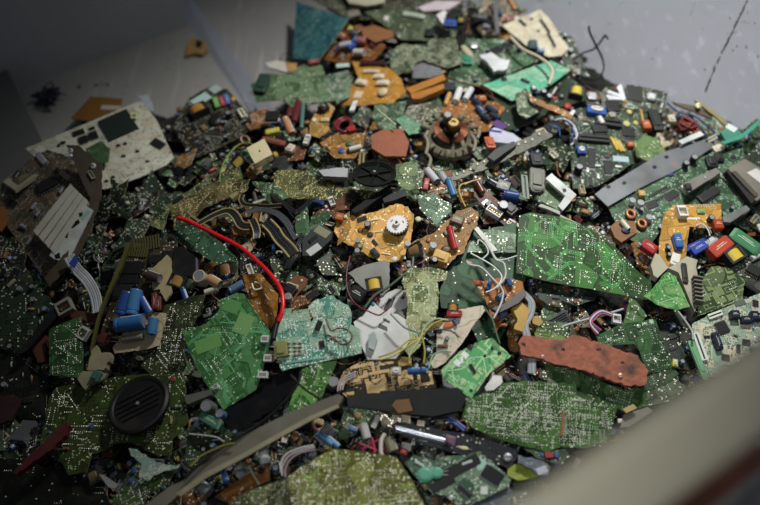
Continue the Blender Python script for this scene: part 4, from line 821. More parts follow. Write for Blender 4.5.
slab('black angled bar', 'black plastic bar running diagonally beside the brown torn board', 'Z7 455,215 590,120 690,60 710,80 560,190 480,235', mat('#1d1f22', .35), .01, .06, name='plastic_bar', cat='bar')
slab('black round bar', 'stubby black rubber bar right of the black reel', 'Z7 650,150 700,120 790,95 800,130 720,160 660,175', mat('#222426', .5), .012, .058, name='rubber_bar', cat='bar')
# keypad / grey parts
slab('grey keypad', 'dark grey housing with a pale label at the centre left of the amber gear board', 'Z7 150,400 200,340 290,310 340,350 330,400 220,500 150,500', mat('#3b4241', .4), .01, .045, name='plastic_housing', cat='housing', comps='tape:8a8a6a Z7 275,350 90 50 30; tape:b9bcb8 Z7 222,462 90 44 -35; chip Z7 220,400 60 30 -35')
# amber gear board
bd('amber gear board', 'amber yellow board with a white gear on it at the centre of the heap', 'P 336,222 352,216 372,213 396,204 408,207 414,215 411,240 402,262 382,263 372,258 357,250 340,240 334,232', '#c09434', '#dcbc6c', .05, (0, -.2), 45, edge='#d0b070', spk=.3, spc='#e2d6a8', lines=.3, jag=.8,
   comps='chip Z7 600,400 44 24 50; up:2a2c2c Z7 555,300 40 40; block:e0d0a0 Z7 620,330 60 8 -8; block:e0d0a0 Z7 600,255 60 8 -8; block:e0d0a0 Z7 670,470 60 10 10; block:e0d0a0 Z7 700,410 50 10 10; disc:a85a28 Z7 510,320 36 30; up:2f9a4c Z7 508,432 30 30; up:b8b8ac Z7 492,398 30 30; up:b8b8a8 Z7 490,462 30 30; block:23282a Z7 600,470 60 40 50; chip Z7 520,250 60 30 -20; disc:3a3a34 Z7 570,350 40 34')
bd('amber gear tail', 'small amber board fragment with orange window left of the gear board', 'Z7 350,260 440,200 450,300 420,370 360,420 380,330', '#a8762c', '#c99c50', .055, (0, -.2), 10, edge='#c9a862', comps='film:b9662c Z7 380,250 50 44 10; block:cfc4a4 Z7 405,240 40 20 -10')
def gear(label, px, py, R, col, lift, teeth=22, short=None):
    f = Fr(px, py, lift, (-.1, -.1)); mb = MB(); m = mat(col, .4, 0, .08); p = []
    for i in range(teeth*2):
        for q in (0, .5):
            a = 2*math.pi*(i+q)/(teeth*2); p.append(((R if i % 2 else R*.9)*math.cos(a), (R if i % 2 else R*.9)*math.sin(a)))
    mb.prism(p, 0, .004, m); mb.lathe([(R*.3, .004), (R*.3, .009), (R*.12, .009), (R*.12, .005), (.0001, .005)], m, 16)
    o = mb.obj('gear_wheel'); o.matrix_world = f.M; tag(o, label, 'gear'); MAJ.append((short, (px, py), [(px+R*600*math.cos(t), py+R*500*math.sin(t)) for t in range(6)]))
    b_ = MB(); b_.lathe([(R*.1, .004), (R*.1, .011), (.0001, .011)], mat('#3a3024', .5), 10); b_.obj('axle', o)
    for k in range(3):
        b_ = MB(); b_.box(-.001, .001, -.0025, .0025, .004, .0043, mat('#8a8676', .5)); a = 2.1*k+.4; b_.obj('slot_mark', o, Matrix.Rotation(a, 4, 'Z') @ Matrix.Translation((R*.6, 0, 0)))
    return o
gear('white toothed gear wheel lying on the amber yellow board', *cv('B3', 65, 400), .0172, '#dcdad6', .064, short='white gear')
slab('black washer', 'black round base showing under the white gear wheel', ' '.join(['B3']+['%f,%f' % (66+43*math.cos(t), 404+37*math.sin(t)) for t in [k*.45 for k in range(14)]]), BLK, .003, .058, (0, -.2), 'round_washer', 'washer')
# reel
cx, cy = cv('B2', 700, 210); f = Fr(cx, cy, .082, (.05, .12)); f.M = f.M @ Matrix.Scale(.93, 4); mb = MB(); RB = mat('#10140f', .35, 0, .1)
mb.lathe([(.036, 0), (.038, .002), (.038, .005), (.033, .005), (.033, .003), (.0295, .003), (.0295, 0)], RB, 36); o = mb.obj('cable_reel'); o.matrix_world = f.M
tag(o, 'black spoked plastic reel lying below the terracotta plate', 'reel'); MAJ.append(('black reel', (cx, cy), [(cx+20*math.cos(t*.5), cy+13*math.sin(t*.5)) for t in range(13)]))
b_ = MB(); b_.lathe([(.0295, .0005), (.0295, .001), (.0001, .001)], mat('#131a16', .3), 30); b_.obj('reel_plate', o)
for k in range(6):
    b_ = MB(); b_.box(.006, .031, -.0013, .0013, .001, .0045, RB); b_.obj('spoke', o, Matrix.Rotation(k*math.pi/3+.3, 4, 'Z'))
b_ = MB(); b_.lathe([(.0075, 0), (.0075, .007), (.004, .007), (.004, .003), (.0001, .003)], RB, 16); b_.obj('hub', o)
b_ = MB(); b_.lathe([(.0025, .003), (.0025, .009), (.0001, .009)], SIL, 10); b_.obj('axle_pin', o)
bd('lobed green board', 'green board with round lobe and silver dots right of the black reel', 'B3 60,170 120,160 160,200 160,260 110,270 70,250 60,215', '#3a6a44', '#6f9a68', .05, (0, -.2), 90, edge='#b8ac6c', jag=.9)
bd('small green shard', 'small green board shard with white specks behind the white gear', 'B3 140,290 200,280 270,320 270,350 215,400 180,370 150,340', '#2c6a4e', '#6ba488', .05, (0, -.25), 60, spk=.4, jag=.9)
slab('pale block below reel', 'pale grey-white flat block lying left of the black reel', 'B2 490,206 560,196 602,198 600,232 510,228', mat('#a5a9aa', .5), .009, .055, name='plastic_block', cat='block', ms=mat('#7c7468', .5))
bd('copper tan board', 'tan orange triangular board with pale rim above the pale grey block', 'Z2 505,400 600,345 700,335 790,340 780,420 720,500 600,500', '#9c6a30', '#b98c50', .04, (0, -.2), 12, edge='#c4a474', comps='disc:2f55b0 Z2 640,455 36 30; lie:c9c8c0 Z2 730,448 80 26 -15; disc:4b7040 Z2 690,410 44 34; disc:c97a28 Z2 614,430 20 18; res Z2 560,440 60 12 45; lie:5a4a7a Z2 690,455 20 18')
bd('amber lobe board', 'amber board with dark gaps left of the dark red coil', 'Z2 440,270 500,180 560,150 600,180 560,260 570,320 500,370 440,350', '#a87a34', '#c4a064', .04, (0, -.15), 20, edge='#c0a468', comps='film:20201f Z2 530,200 44 40 20; up:c0bda8 Z2 512,200 24 24; disc:d2c8a0 Z2 470,260 30 26; block:c9b98c Z2 540,265 50 20')
bd('reddish brown slab', 'reddish brown rough slab of board right of the cream square cap', 'Z2 290,440 340,420 420,440 400,505 280,520', '#7a4630', '#8f5c44', .035, dots=10)
o = wire('dark red coil', 'dark red loose coil of wire near the top centre of the heap', 'Z2 620,320 600,290 620,255 670,240 700,265 690,310 650,330 615,300 640,262 690,255 705,290 680,325', '#7c2028', 1.9, .05, 'coil', 'coil')
slab('red coil tail', 'bright red plastic chip beside the dark red coil', 'Z2 670,320 700,300 740,325 690,338', mat('#a8282c', .4), .005, .05, name='plastic_chip', cat='chip')
for q_, l_ in (('lie:6b1f2a Z2 358,220 130 40 -78', 'dark red upright cylinder below the mossy green board'), ('lie:6a2630 Z2 316,220 60 30 -80', 'short dark maroon cylinder left of the dark red cylinder'), ('lie:4f7c74 Z2 395,240 150 26 -86', 'tall thin teal tube right of the dark red cylinder'), ('lie:c08a60 Z2 310,310 110 50 65', 'copper coloured cylinder leaning on the reddish brown slab'), ('film:b9b02e Z2 210,340 90 30 -12', 'yellow block capacitor in the clutter above the cream square cap'), ('chip: Z2 205,240 80 70 0', 'dark green-grey square module under the mossy green board'), ('block:8a4f3a Z2 215,395 150 30 12', 'long orange-brown sliver above the cream square cap'), ('block:cbb8a8 Z2 322,440 44 44 20', 'pale pink-beige cube at the edge of the reddish brown slab'), ('conn:c9c9c4 Z2 425,385 30 60 5', 'small white connector standing beside the amber lobe board'), ('lie:c9ccd0 B2 625,125 0 0', None)):
    if not l_: continue
    (t, sp), = parse(q_ if not q_.startswith('chip:') else 'chip'+q_[5:]); x, y = cv(t, sp[2], sp[3]); f = Fr(x, y, .045, (0, -.2)); tag(put(f, None, sp, t=t), l_, 'component'); MAJ.append((' '.join(l_.split()[:4]), (x, y), []))
slab('white tab', 'white flat tab pointing up beside the dark red coil', 'Z2 715,145 745,140 720,205 690,205', mat('#cfd4d4', .4), .004, .055, name='plastic_tab', cat='tab')
wire(None, 'straight pale stick leaning over the green panel right of the dark red coil', 'A3 -10,415 20,440 60,475', '#c9c0a0', .8, .06, 'stick', 'stick')
bd('pale edged green board', 'green board corner with a pale edge right of the dark red coil', 'A3 -20,400 40,395 100,385 90,430 60,500 20,505 -30,450', '#33604a', '#6a9c84', .038, dots=10, edge='#bcb894')
bd('fine mesh board', 'grey-green board with dense fine specks left of the orange resistor board', 'A3 110,405 200,390 240,400 225,450 180,490 120,480 90,440', '#3c5246', '#7d9484', .036, dots=60, spk=.6)
bd('leaf green strip', 'pale jade plastic strip below the fine mesh board', 'A3 60,455 95,440 165,480 160,505 110,515', '#5d9478', '#7cb498', .045, dots=0, spk=.05)
# bright broken big green board
bd('big green board', 'largest bright green board with a relief of broad traces at centre right', 'P 519,216 530,213 560,217 586,227 607,241 620,252 636,270 652,284 647,300 600,291 560,284 545,281 516,273', '#225c26', '#3b8a3c', .058, (0, -.2), 210, lines=.2, pour=.85, spk=.12, s=26, edge='#b9c49a', jag=.3, ntr=26, trc='#51ad55', spc='#cfe0c0', mask=.45)
bd('white elbow board', 'green board with a white elbow bracket right of the black clutter', 'B3 600,270 640,225 720,240 725,345 690,352 610,310', '#356f48', '#6d9c78', .045, (0, -.2), 60)
o, fr, lp = slab('white bracket', 'white angled plastic bracket with a hole near the big green board', 'B3 625,228 648,208 742,290 690,350 672,332 700,295', mat('#cfd2cf', .4), .005, .056, (0, -.2), 'plastic_bracket', 'bracket')
part(fr, o, 'hole', 'B3 688,268 700,266 704,278 692,282', .005, .0054, BLK)
slab('pale shard edge', 'pale grey sliver along the top edge of the big green board', 'B3 598,330 640,345 759,400 B4 60,425 0,378 B3 680,350 610,322', mat('#a3a69a', .5), .003, .066, name='plastic_sliver', cat='sliver')
bd('brown relay board', 'dark red-brown board with white relays below the long grey strip', 'B3 355,210 385,215 385,250 440,300 520,390 510,425 470,400 400,340 355,290', '#5c2c20', '#7a4634', .05, (0, -.2), 20, comps='conn:d0d0cc B3 430,358 62 28 32; conn:d0d0cc B3 498,404 40 24 32; up:1b1c1e B3 460,345 34 34; block:1c1d20 B3 490,350 50 40 40; trans B3 405,320 30 24 40; lie:6d3c22 B3 372,260 60 22 60; disc:a83030 B3 500,330 20 14')
bd('amber cable board', 'amber brown board arm with a red cap at the centre', 'B3 70,500 130,460 200,432 265,375 290,345 345,332 372,350 370,400 345,430 318,505 C3 290,60 250,110 215,100 190,70 150,0', '#93641f', '#b98c3c', .06, (0, -.2), 30, edge='#c4a058', jag=.9, comps='lie:b9262c B3 272,455 90 24 75; up:c9c3b0 B3 103,480 22 22; up:c9c9bd B3 200,488 24 24; film:6b5a3a B3 290,390 50 30 20; block:d3a64c C3 230,70 60 40 20; disc:d6d0c0 C3 55,75 22 20; up:24262a C3 205,85 26 20; block:8a8066 B3 270,420 60 20 -30; disc:5f4524 C3 250,40 40 30', rand=(8, 'res lie disc'))
for l_, p_, c_ in (('yellow wire', 'B3 345,235 310,245 300,265 310,300 325,330', '#b99a4a'), ('tan wire', 'B3 375,228 350,232 320,245', '#b9a56a')):
    wire(l_, ('longer ' if l_[0] == 'y' else 'shorter ')+'tan wire bent above the amber cable board', p_, c_, .9, .075)
for q_, l_ in (('lie:3f7ca8 B3 268,265 70 26 70', 'light blue cylinder standing below the end of the long grey strip'), ('lie:b9bcbe B3 195,220 60 26 50', 'white cylinder leaning below the copper coil'), ('lie:9fa4aa B3 240,228 44 24 60', 'second grey cylinder right of the white cylinder'), ('film:a8332e B3 175,250 20 44 10', 'small red block left of the white cylinder'), ('block:2a2c2e B3 50,305 80 34 -15', 'dark rubber block above the white gear'), ('disc:c8c0a0 B3 145,378 24 20', 'small pale disc beside the white gear'), ('block:23262a B3 590,160 44 44', 'black standing cylinder in the shadow under the long grey strip'), ('lie:2f4c8a B3 490,300 60 34 10', 'dark blue cylinder among the black clutter'), ('block:77786a B3 590,240 60 80 10', 'greyish box part in the shadow left of the white elbow board'), ('film:1d1f20 B3 460,270 60 40 20', 'black box part above the dark blue cylinder'), ('toroid:4a4b46 B3 590,270 60 40 0', 'grey ring part under the greyish box part'), ('slot:7a8c7a B3 548,260 90 24 85', 'upright pale green slot bar left of the greyish box part'), ('lie:1c1d20 B3 430,260 70 34 30', 'black cylinder at the top of the brown relay board')):
    (t, sp), = parse(q_); x, y = cv(t, sp[2], sp[3]); f = Fr(x, y, .045, (0, -.2)); tag(put(f, None, sp, t=t), l_, 'component'); MAJ.append((' '.join(l_.split()[:3]), (x, y), []))
bd('slim teal shard', 'thin teal board shard in the black clutter below the long grey strip', 'B3 385,235 470,240 520,270 560,310 520,300 430,262', '#3c7468', '#6aa496', .045, dots=8)
# large teal-dark panel
bd('large dull panel', 'large dull green panel half hidden at the centre below the amber arm', 'P 446,274 456,254 467,240 474,231 493,229 517,222 516,258 526,274 521,300 500,340 480,346 462,310 441,308 439,293', '#2a5f43', '#3c7a58', .034, (0, -.15), 8, lines=.4, pour=.5, spk=.04, s=26)
slab('white strap', 'long white plastic strap running down over the large dull panel', 'B3 345,405 372,412 445,500 420,505 C3 385,0', mat('#b9bcb0', .45), .004, .06, name='plastic_strap', cat='strap')
bd('second green inset', 'green board with pale lines just left of the big green board', 'B3 340,470 430,410 525,400 520,505 330,505', '#2f6a48', '#7cb090', .05, dots=14, lines=.6)
bd('pale green narrow board', 'narrow pale green board with light maze-like traces at the centre', 'C3 112,108 190,104 256,118 250,152 216,160 225,200 215,290 170,360 150,410 110,440 95,420 98,330 105,220 82,155', '#5d8a5a', '#a9c89c', .066, (0, -.25), 40, lines=.8, pour=.6, spk=.25, ky=6, spc='#d6dcc0', ntr=20, trc='#b9d4a8', edge='#a8b48a')
bd('cream bare board', 'cream coloured bare board with a red part at the centre', 'C3 215,352 252,300 300,264 390,250 402,266 350,330 310,395 242,470 205,488 190,470 215,430', '#cfc6b0', '#c0b498', .06, (0, -.2), 6, lines=.1, pour=.1, spk=.05, edge='#dcd4bd', comps='trafo:b8862c C3 275,262 40 30 5; film:a82c2c C3 280,285 56 26 0; disc:c8703a C3 260,325 44 26 -20; lie:3b5a8c C3 283,315 24 14 60; block:7a5a36 C3 237,405 40 14; up:2b2b2b C3 252,378 16 16; disc:3a3a36 C3 225,348 22 18')
bd('orange component board', 'small orange board packed with blue parts and grey wires', 'C3 345,145 390,158 470,140 540,160 545,190 500,240 455,330 440,350 400,230', '#a4612c', '#c48848', .055, (0, -.2), 20, comps='lie:3c5a90 C3 410,178 34 20 -70; lie:3c62a0 C3 455,222 36 24 -30; lie:34609a C3 487,165 30 22 60; disc:a84a2a C3 370,165 30 20; lie:5070a0 C3 465,290 30 18 -30; disc:6d4a2c C3 420,250 30 24', rand=(6, 'res disc lie'))
for i, (p_, c_, w_) in enumerate((('C3 343,50 380,70 430,100 462,140 440,180 400,200', '#c9ccc8', .8), ('C3 330,85 345,95 385,105 430,150 465,190 460,240 430,300', '#b0b4b2', 1.0), ('C3 395,0 420,40 440,75 470,90 475,140 440,185', '#a9aca4', 1.1), ('C3 350,90 330,80 335,92 360,100', '#c8a8a0', .7), ('C3 395,255 425,300 440,350 455,395', '#4e6a52', .9), ('C3 520,60 470,75 440,70 420,30', '#b9bcbc', .8), ('C3 370,20 375,0 400,20 410,50 385,75', '#b4b8b4', .8))):
    wire(None, ['white wire curling from the large dull panel to the orange component board', 'grey wire bowing over the blue parts of the orange component board', 'thick grey wire falling from the white strap', 'tiny pink-white wire end on the large dull panel', 'green wire hanging from the cream bare board tip', 'grey wire joining the big green board corner', 'looped white wire above the large dull panel'][i], p_, c_, w_, .078, add=False)
slab('yellow foam', 'yellow foam scrap right of the orange component board', 'C3 492,262 530,245 562,285 550,325 535,360 502,350 515,310', mat('#b8943c', .6, 0, .25), .012, .05, name='foam_scrap', cat='foam', jag=.9)
slab('yellow clip', 'small yellow clip between foam scrap and copper slab', 'C3 570,300 595,295 615,320 600,335 575,325', mat('#a8862e', .5), .008, .045, name='plastic_clip', cat='clip')
ribbon('silver flat cable', 'silver grey flat cable folded down beside the yellow foam', 'C3 545,200 575,235 570,280 550,320 560,370 575,440 575,505', 7, mat('#8f9599', .35), mat('#a7adb0', .3), 5, .06, twist=.5)
slab('dark nozzle', 'dark grey tapered part right of the orange component board', 'C3 420,270 470,250 540,195 552,215 520,250 450,285', mat('#4b4944', .45), .009, .062, name='plastic_part', cat='plastic part')
for i in range(9):
    x, y = cv('C3', 440+rnd.uniform(0, 60), 290+rnd.uniform(-10, 70)); f = Fr(x, y, .05, (0, -.2)); k_, c_ = rnd.choice((('res', '#b99a6a'), ('lie', '#3c5a90'), ('disc', '#b4642e'), ('res', '#c87a3a')))
    tag(put(f, None, (k_, c_, x, y, rnd.uniform(5, 8), rnd.uniform(2, 3.5), rnd.uniform(-60, 60))), ['topmost', 'second', 'third', 'fourth', 'fifth', 'sixth', 'seventh', 'eighth', 'ninth'][i]+' tiny '+k_.replace('res', 'resistor').replace('lie', 'blue cylinder').replace('disc', 'orange disc')+' in the orange tangle beside the yellow foam', 'component', 'tiny parts in the orange tangle')
bd('black mesh panel', 'black-green panel with specks left of the dark L board', 'C3 590,165 640,170 759,185 C4 150,200 130,230 60,250 0,230 C3 700,260 640,250 600,220', '#1c3a30', '#3d5c50', .032, dots=30, rand=(8, 'up chip disc'))
wire('silver rod wire', 'straight silver rod between the copper slab and the green triangle', 'C3 690,335 C4 20,325 90,305 150,290 240,262', '#a8aaa8', 1.2, .05, 'rod', 'rod')
for i, (c_, dx) in enumerate((('#8f2f38', 0), ('#c4c8cc', 6), ('#44508c', 12), ('#b45860', 18))):
    wire(None, ('red', 'white', 'blue', 'pink')[i]+' wire of the curved bundle above the copper slab', 'C4 %d,%d %d,%d %d,%d %d,%d %d,%d' % (140+dx, 362-dx, 112+dx*.6, 320-dx*.3, 122+dx*.5, 285+dx, 160, 266+dx*.8, 215, 288+dx*.5), c_, .8, .055)
(t, sp), = parse('conn:d0d2d2 C4 210,304 30 34 10'); f = Fr(*cv(t, 210, 304), .052, (0, -.2)); tag(put(f, None, sp, t=t), 'small white plug at the end of the curved wire bundle', 'plug')
COPM = mat('#a8644a', .8, 0, .45, 110, .45, 1)
slab('copper slab', 'rough copper-red metal slab with dark pits at centre right', 'P 517,345 522,337 535,338 560,342 572,336 600,345 636,357 647,372 644,386 626,387 588,374 550,364 520,356', COPM, .008, .06, (0, -.2), 'copper_heatsink', 'heatsink', comps='bolt:c9a48c C3 612,450 16 16; bolt:d8b9a0 D4 222,20 20 20; disc:3a2a20 C3 690,420 14 10; disc:4a3428 C3 540,400 20 10 30; disc:2e1e18 D4 120,10 8 8; disc:4a3428 C4 140,420 20 8; disc:4a3428 C4 230,470 16 8', jag=1.1)
bd('green under copper', 'green board sticking out above the left part of the copper slab', 'C3 585,355 600,330 640,345 725,375 725,405 680,392 590,378', '#4a8040', '#7cac6c', .052, (0, -.2), 60)
bd('green below copper', 'green board strip along the lower edge of the copper slab', 'C3 625,470 680,480 759,500 D4 110,20 250,70 330,50 380,60 330,130 240,150 200,130 60,95 D3 640,20', '#2f6a3a', '#5c9460', .036, (0, -.2), 90)
bd('dark L board', 'dark green L-shaped board with rows of solder dots right of the copper slab', 'C4 135,365 230,322 360,300 395,400 432,485 330,505 300,420 280,395 150,405', '#1f5230', '#3c7a48', .05, (0, -.2), 200, spk=.08, edge='#7c9c6c', comps='trim:c9c32c C4 432,470 20 26 10; bolt:b0c4b0 C4 295,330 16 16; bolt:b0c4b0 C4 182,382 14 14; tape:a8c0a8 C4 345,310 14 14')
bd('dark L foot', 'lower dark green board continuing below the L-shaped board', 'D4 265,60 330,20 432,-20 450,10 400,50 330,70', '#22482c', '#3c6c44', .04, dots=80)
bd('green triangle', 'green triangular board upright above the L-shaped board', 'C4 240,320 264,220 290,235 330,290 310,312', '#2c6438', '#56905c', .058, (0, -.25), 40)
bd('leaf green board', 'bright green leaf-shaped board with light edge left of the cream housing', 'C4 315,215 350,185 395,128 412,122 440,140 455,175 492,255 440,268 375,250', '#3f8f44', '#7cc078', .068, (0, -.25), 30, lines=.6, ky=6, edge='#b8d0a0', spc='#c9dcb8', ntr=14, trc='#86c67e')
slab('cream housing', 'cream-grey cast housing under the orange L board', 'C4 335,112 352,66 370,75 400,122 425,110 470,78 512,92 505,120 522,190 520,240 500,290 485,255 455,180 440,140 400,122 360,160 345,150', mat('#a8a48c', .5, 0, .2, 40, .3), .012, .055, name='cast_housing', cat='housing', comps='block:1e1d1b C4 460,145 20 70 8; sink:8d8a7e C4 505,215 34 90 10')
bd('ribbed trace board', 'green board with broad pale contour traces at the right', 'C4 520,180 570,105 600,100 640,110 700,155 690,228 600,262 500,300 525,230', '#2c5c34', '#7ea474', .046, (0, -.2), 30, lines=.9, pour=.3, s=20, ky=7, spk=.08, mask=.35)
bd('dark slot board', 'dark board with long black slots at the right border', 'C4 650,110 700,60 780,70 780,210 720,180', '#26382f', '#55705f', .04, (0, -.2), 20, comps='chip C4 730,120 60 40 30; chip C4 700,165 80 16 35; chip C4 735,190 80 16 35', rand=(4, 'chip res'))
bd('pale corner board', 'pale green-white board with dark blue parts in the corner above the beige rail', 'C4 500,320 600,268 759,203 800,190 800,420 640,520 560,520 500,370', '#8aa890', '#c4d4c0', .05, (0, -.2), 25, spk=.5, spc='#5d7462', lines=.6, edge='#9cb89c',
   comps='film:1c2440 C4 590,390 70 24 70; film:1c2440 C4 655,292 34 30; film:1c2440 C4 700,310 40 26; film:1c2440 C4 730,296 30 34; film:1c2440 C4 752,300 24 30; qfp C4 612,335 50 50 60; slot:d4dccc C4 585,288 54 20 -20; slot:cfd8cc C4 527,410 110 24 70; block:6fae7c C4 520,460 160 24 68; qfp:5f6f64 C4 680,240 40 26 -15; chip C4 555,370 24 12', rand=(18, 'res can qfp chip'))
bd('dark gap board', 'very dark board with pin rows between L board and pale corner board', 'C4 330,295 440,265 500,320 505,400 540,505 430,485 395,400', '#1a2b24', '#33493e', .028, dots=30, rand=(10, 'chip pins up'))
wire('grey gap wire', 'thin grey wire running down to the pale corner board', 'C4 440,262 470,300 500,345 505,380', '#a0a29c', 1.1, .06)

# ============================================================ lower left
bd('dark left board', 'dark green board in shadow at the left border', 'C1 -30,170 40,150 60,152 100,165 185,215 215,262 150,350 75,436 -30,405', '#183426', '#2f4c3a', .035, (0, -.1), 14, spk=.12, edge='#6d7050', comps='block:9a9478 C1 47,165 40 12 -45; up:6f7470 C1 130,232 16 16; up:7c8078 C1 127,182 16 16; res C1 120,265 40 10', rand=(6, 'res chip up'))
slab('black slot case', 'long black plastic slot case along the edge of the dark left board', 'C1 75,436 215,262 235,275 225,300 110,430 85,440', mat('#141516', .4), .01, .045, name='plastic_case', cat='case', comps='conn:77766c C1 128,362 14 18')
ribbon('white ribbon', 'white flat ribbon cable with a blue end hanging down at the left', 'P 69,256 76,268 87,280 95,295 98,312', 11, mat('#aeb0b2', .4), mat('#9c9ea2', .4), 5, lifts=[.07, .065, .06, .05, .045])
slab('blue ribbon end', 'blue stiffener tab at the top of the white ribbon cable', 'C1 262,92 290,55 300,78 282,108', mat('#27469a', .4), .002, .08, name='cable_end', cat='cable end')
for i, q_ in enumerate(('conn:8f8a7a C1 255,260 60 50 -30', 'conn:b9b6ac C1 325,358 34 50 30')):
    (t, sp), = parse(q_); x, y = cv(t, sp[2], sp[3]); f = Fr(x, y, .045, (0, -.2)); tag(put(f, None, sp, t=t), ('grimy beige connector below the white ribbon cable', 'small white connector left of the olive-edged board')[i], 'connector')
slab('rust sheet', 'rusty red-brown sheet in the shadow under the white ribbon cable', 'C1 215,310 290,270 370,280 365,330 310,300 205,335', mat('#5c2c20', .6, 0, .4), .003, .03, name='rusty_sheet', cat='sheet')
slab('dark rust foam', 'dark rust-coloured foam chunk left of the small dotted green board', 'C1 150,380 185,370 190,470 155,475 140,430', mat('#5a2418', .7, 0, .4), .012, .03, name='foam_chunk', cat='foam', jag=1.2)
bd('small dotted green board', 'small upright green board full of solder dots at the left', 'P 49,331 54,327 82,316 84,378 50,375', '#235a30', '#3f7c48', .05, (.1, -.2), 260, spk=.1, edge='#6d8458')
bd('olive edged board', 'long dark board with an olive-yellow rim and black chips', 'P 131,242 158,238 172,243 168,262 160,285 120,330 112,345 104,372 94,376 92,360 106,318 122,268', '#2c3022', '#4e5034', .04, (.05, -.2), 20, edge='#77702c', comps='chip:101214 C1 505,110 80 60 0; chip:101214 C1 490,150 80 50 0; chip C1 470,200 70 50 0; chip C1 600,75 60 40 0; chip C1 640,60 40 40 0; ribs:5f5a2e C1 520,40 90 50 4; ribs:5a5630 B1 560,470 100 50 -12')
slab('olive rim', 'olive-yellow glass-fibre rim strip along the long dark board', 'C1 492,12 502,18 466,112 412,225 380,310 357,420 346,500 338,500 350,405 374,300 410,205 458,90', mat('#5c5a26', .4, 0, .25), .007, .05, (.05, -.2), name='rim_strip', cat='rim strip')
bd('cream capacitor board', 'cream board carrying big blue capacitors at the left', 'C1 400,330 440,285 455,240 470,228 480,290 560,275 632,278 634,295 607,402 560,415 438,432 428,412 470,350', '#b9ae8a', '#a89c78', .055, (0, -.2), 8, lines=.1, pour=.15, spk=.08, edge='#7a5030',
   comps='lie:2f6fb0 C1 510,325 108 54 -8; lie:3f7fb8 C1 522,245 96 44 -78; lie:2a4f9a C1 487,250 90 44 -72; lie:2c58a8 C1 558,250 80 30 60; lie:3b7aa8 C1 590,335 62 36 -82; film:7c2c2a C1 592,235 60 18 88; film:7c2c2a C1 608,245 50 16 88; disc:5a2a24 C1 400,380 60 50; lie:8f8878 C1 510,375 80 24 -8; res C1 460,372 50 14; disc:3c2420 C1 440,330 80 30 30')
slab('cream upright shard', 'cream pointed shard behind the blue capacitors', 'C1 560,130 605,90 638,60 650,72 655,200 632,235 610,190 585,195 575,150', mat('#a89a70', .5, 0, .3), .004, .055, name='board_shard', cat='shard', comps='lie:4a3c34 C1 590,150 60 34 20; disc:6a3626 C1 570,160 30 20', jag=.9)
slab('white chunk', 'cream broken chunk below the cream capacitor board', 'C1 345,505 360,430 380,410 395,440 432,438 428,470 405,505', mat('#9a9070', .5, 0, .3), .012, .05, name='plastic_chunk', cat='chunk', jag=1)
slab('lavender edge part', 'black square module with lavender edge right of the cream shard', 'C1 668,40 700,35 752,75 752,130 745,150 665,140', mat('#1d1a1c', .4), .01, .045, name='module', cat='module', ms=mat('#6b5a7c', .5))
for q_, l_ in (('trafo:a88030 C1 685,165 60 50 20', 'orange-yellow wound part below the black square module'), ('disc:3c5a38 C1 720,170 50 44 20', 'green disc part right of the orange-yellow wound part'), ('lie:2a4a94 C1 705,210 50 24 70', 'blue cylinder below the green disc part'), ('up:b9a888 C2 55,155 44 50', 'cream round part left of the dark green wing'), ('lie:b08c5c C2 100,165 50 40 30', 'tan cylinder under the dark green wing'), ('lie:c9c5b0 C2 85,195 50 20 -20', 'off-white roller below the tan cylinder'), ('lie:5d7c9c C2 185,185 60 30 -30', 'pale blue cylinder left of the orange leaf board'), ('block:b9b9b4 C2 210,190 50 14 20', 'white sliver right of the pale blue cylinder')):
    (t, sp), = parse(q_); x, y = cv(t, sp[2], sp[3]); f = Fr(x, y, .045, (0, -.2)); tag(put(f, None, sp, t=t), l_, 'component'); MAJ.append((' '.join(l_.split()[:3]), (x, y), []))
bd('olive dotted board', 'dark olive board dense with solder dots left of the bright green board', 'P 164,306 190,297 206,294 197,318 184,350 187,366 182,374 150,374 141,366 158,345', '#26402c', '#475c3c', .04, (0, -.2), 260, spk=.3, edge='#7a7a50', spc='#8f9678')
bd('bright green board', 'bright green board with fine white print and pale square patches', 'P 182,331 207,324 220,309 219,301 237,293 244,294 255,310 272,335 270,346 262,373 256,390 224,410 199,373 190,352', '#2f8046', '#57ab6c', .062, (0, -.2), 60, lines=.5, pour=.5, spk=.16, s=30, spc='#bcdcb8', edge='#a9b88c', ntr=24, trc='#6fbe80', comps='tape:5a9850 C2 160,252 60 50 20; tape:78a860 C2 205,320 60 80 20; tape:6aa252 C2 70,395 100 50 -20; conn:d3d5d2 C2 290,380 26 26; conn:d3d5d2 C2 302,452 30 26; conn:d3d5d2 D2 282,14 34 24; up:d0d4cf D2 107,60 20 20')
bd('orange leaf board', 'orange leaf-shaped board with a white jumper under the red cable', 'C2 200,130 268,128 300,165 335,205 328,290 308,338 270,300 240,260 215,190', '#9f6420', '#bc8438', .05, (0, -.2), 12, lines=.3, edge='#bf9a5c')
wire('white jumper', 'small white jumper bent on the orange leaf board', 'C2 235,165 245,188 272,182 265,165 245,160', '#d6cfae', .9, .062, 'jumper', 'wire'); wire(None, 'thin tan wire beside the white jumper', 'C2 272,170 295,185 310,205', '#c9a860', .5, .062); wire(None, 'thin silver wire on the lower orange leaf board', 'C2 285,205 300,225 320,228', '#b9b4a8', .5, .062)
o = wire('red cable', 'thick bright red cable curving across the left of the heap', 'P 178,218 186,220 196,225 215,234 240,247 258,262 270,274 280,288 283,300 282,312 278,322', '#c4141e', 2.1, .078, 'red_cable', 'cable', .28)
b_ = MB(); q = [hit(x, y, .076) for x, y in pts('P 279,319 276,326 273,340')]; b_.tube(cr(q), .0042, mat('#1c1e1e', .4), 8); b_.obj('black_end', o)['label'] = 'black rubber end'
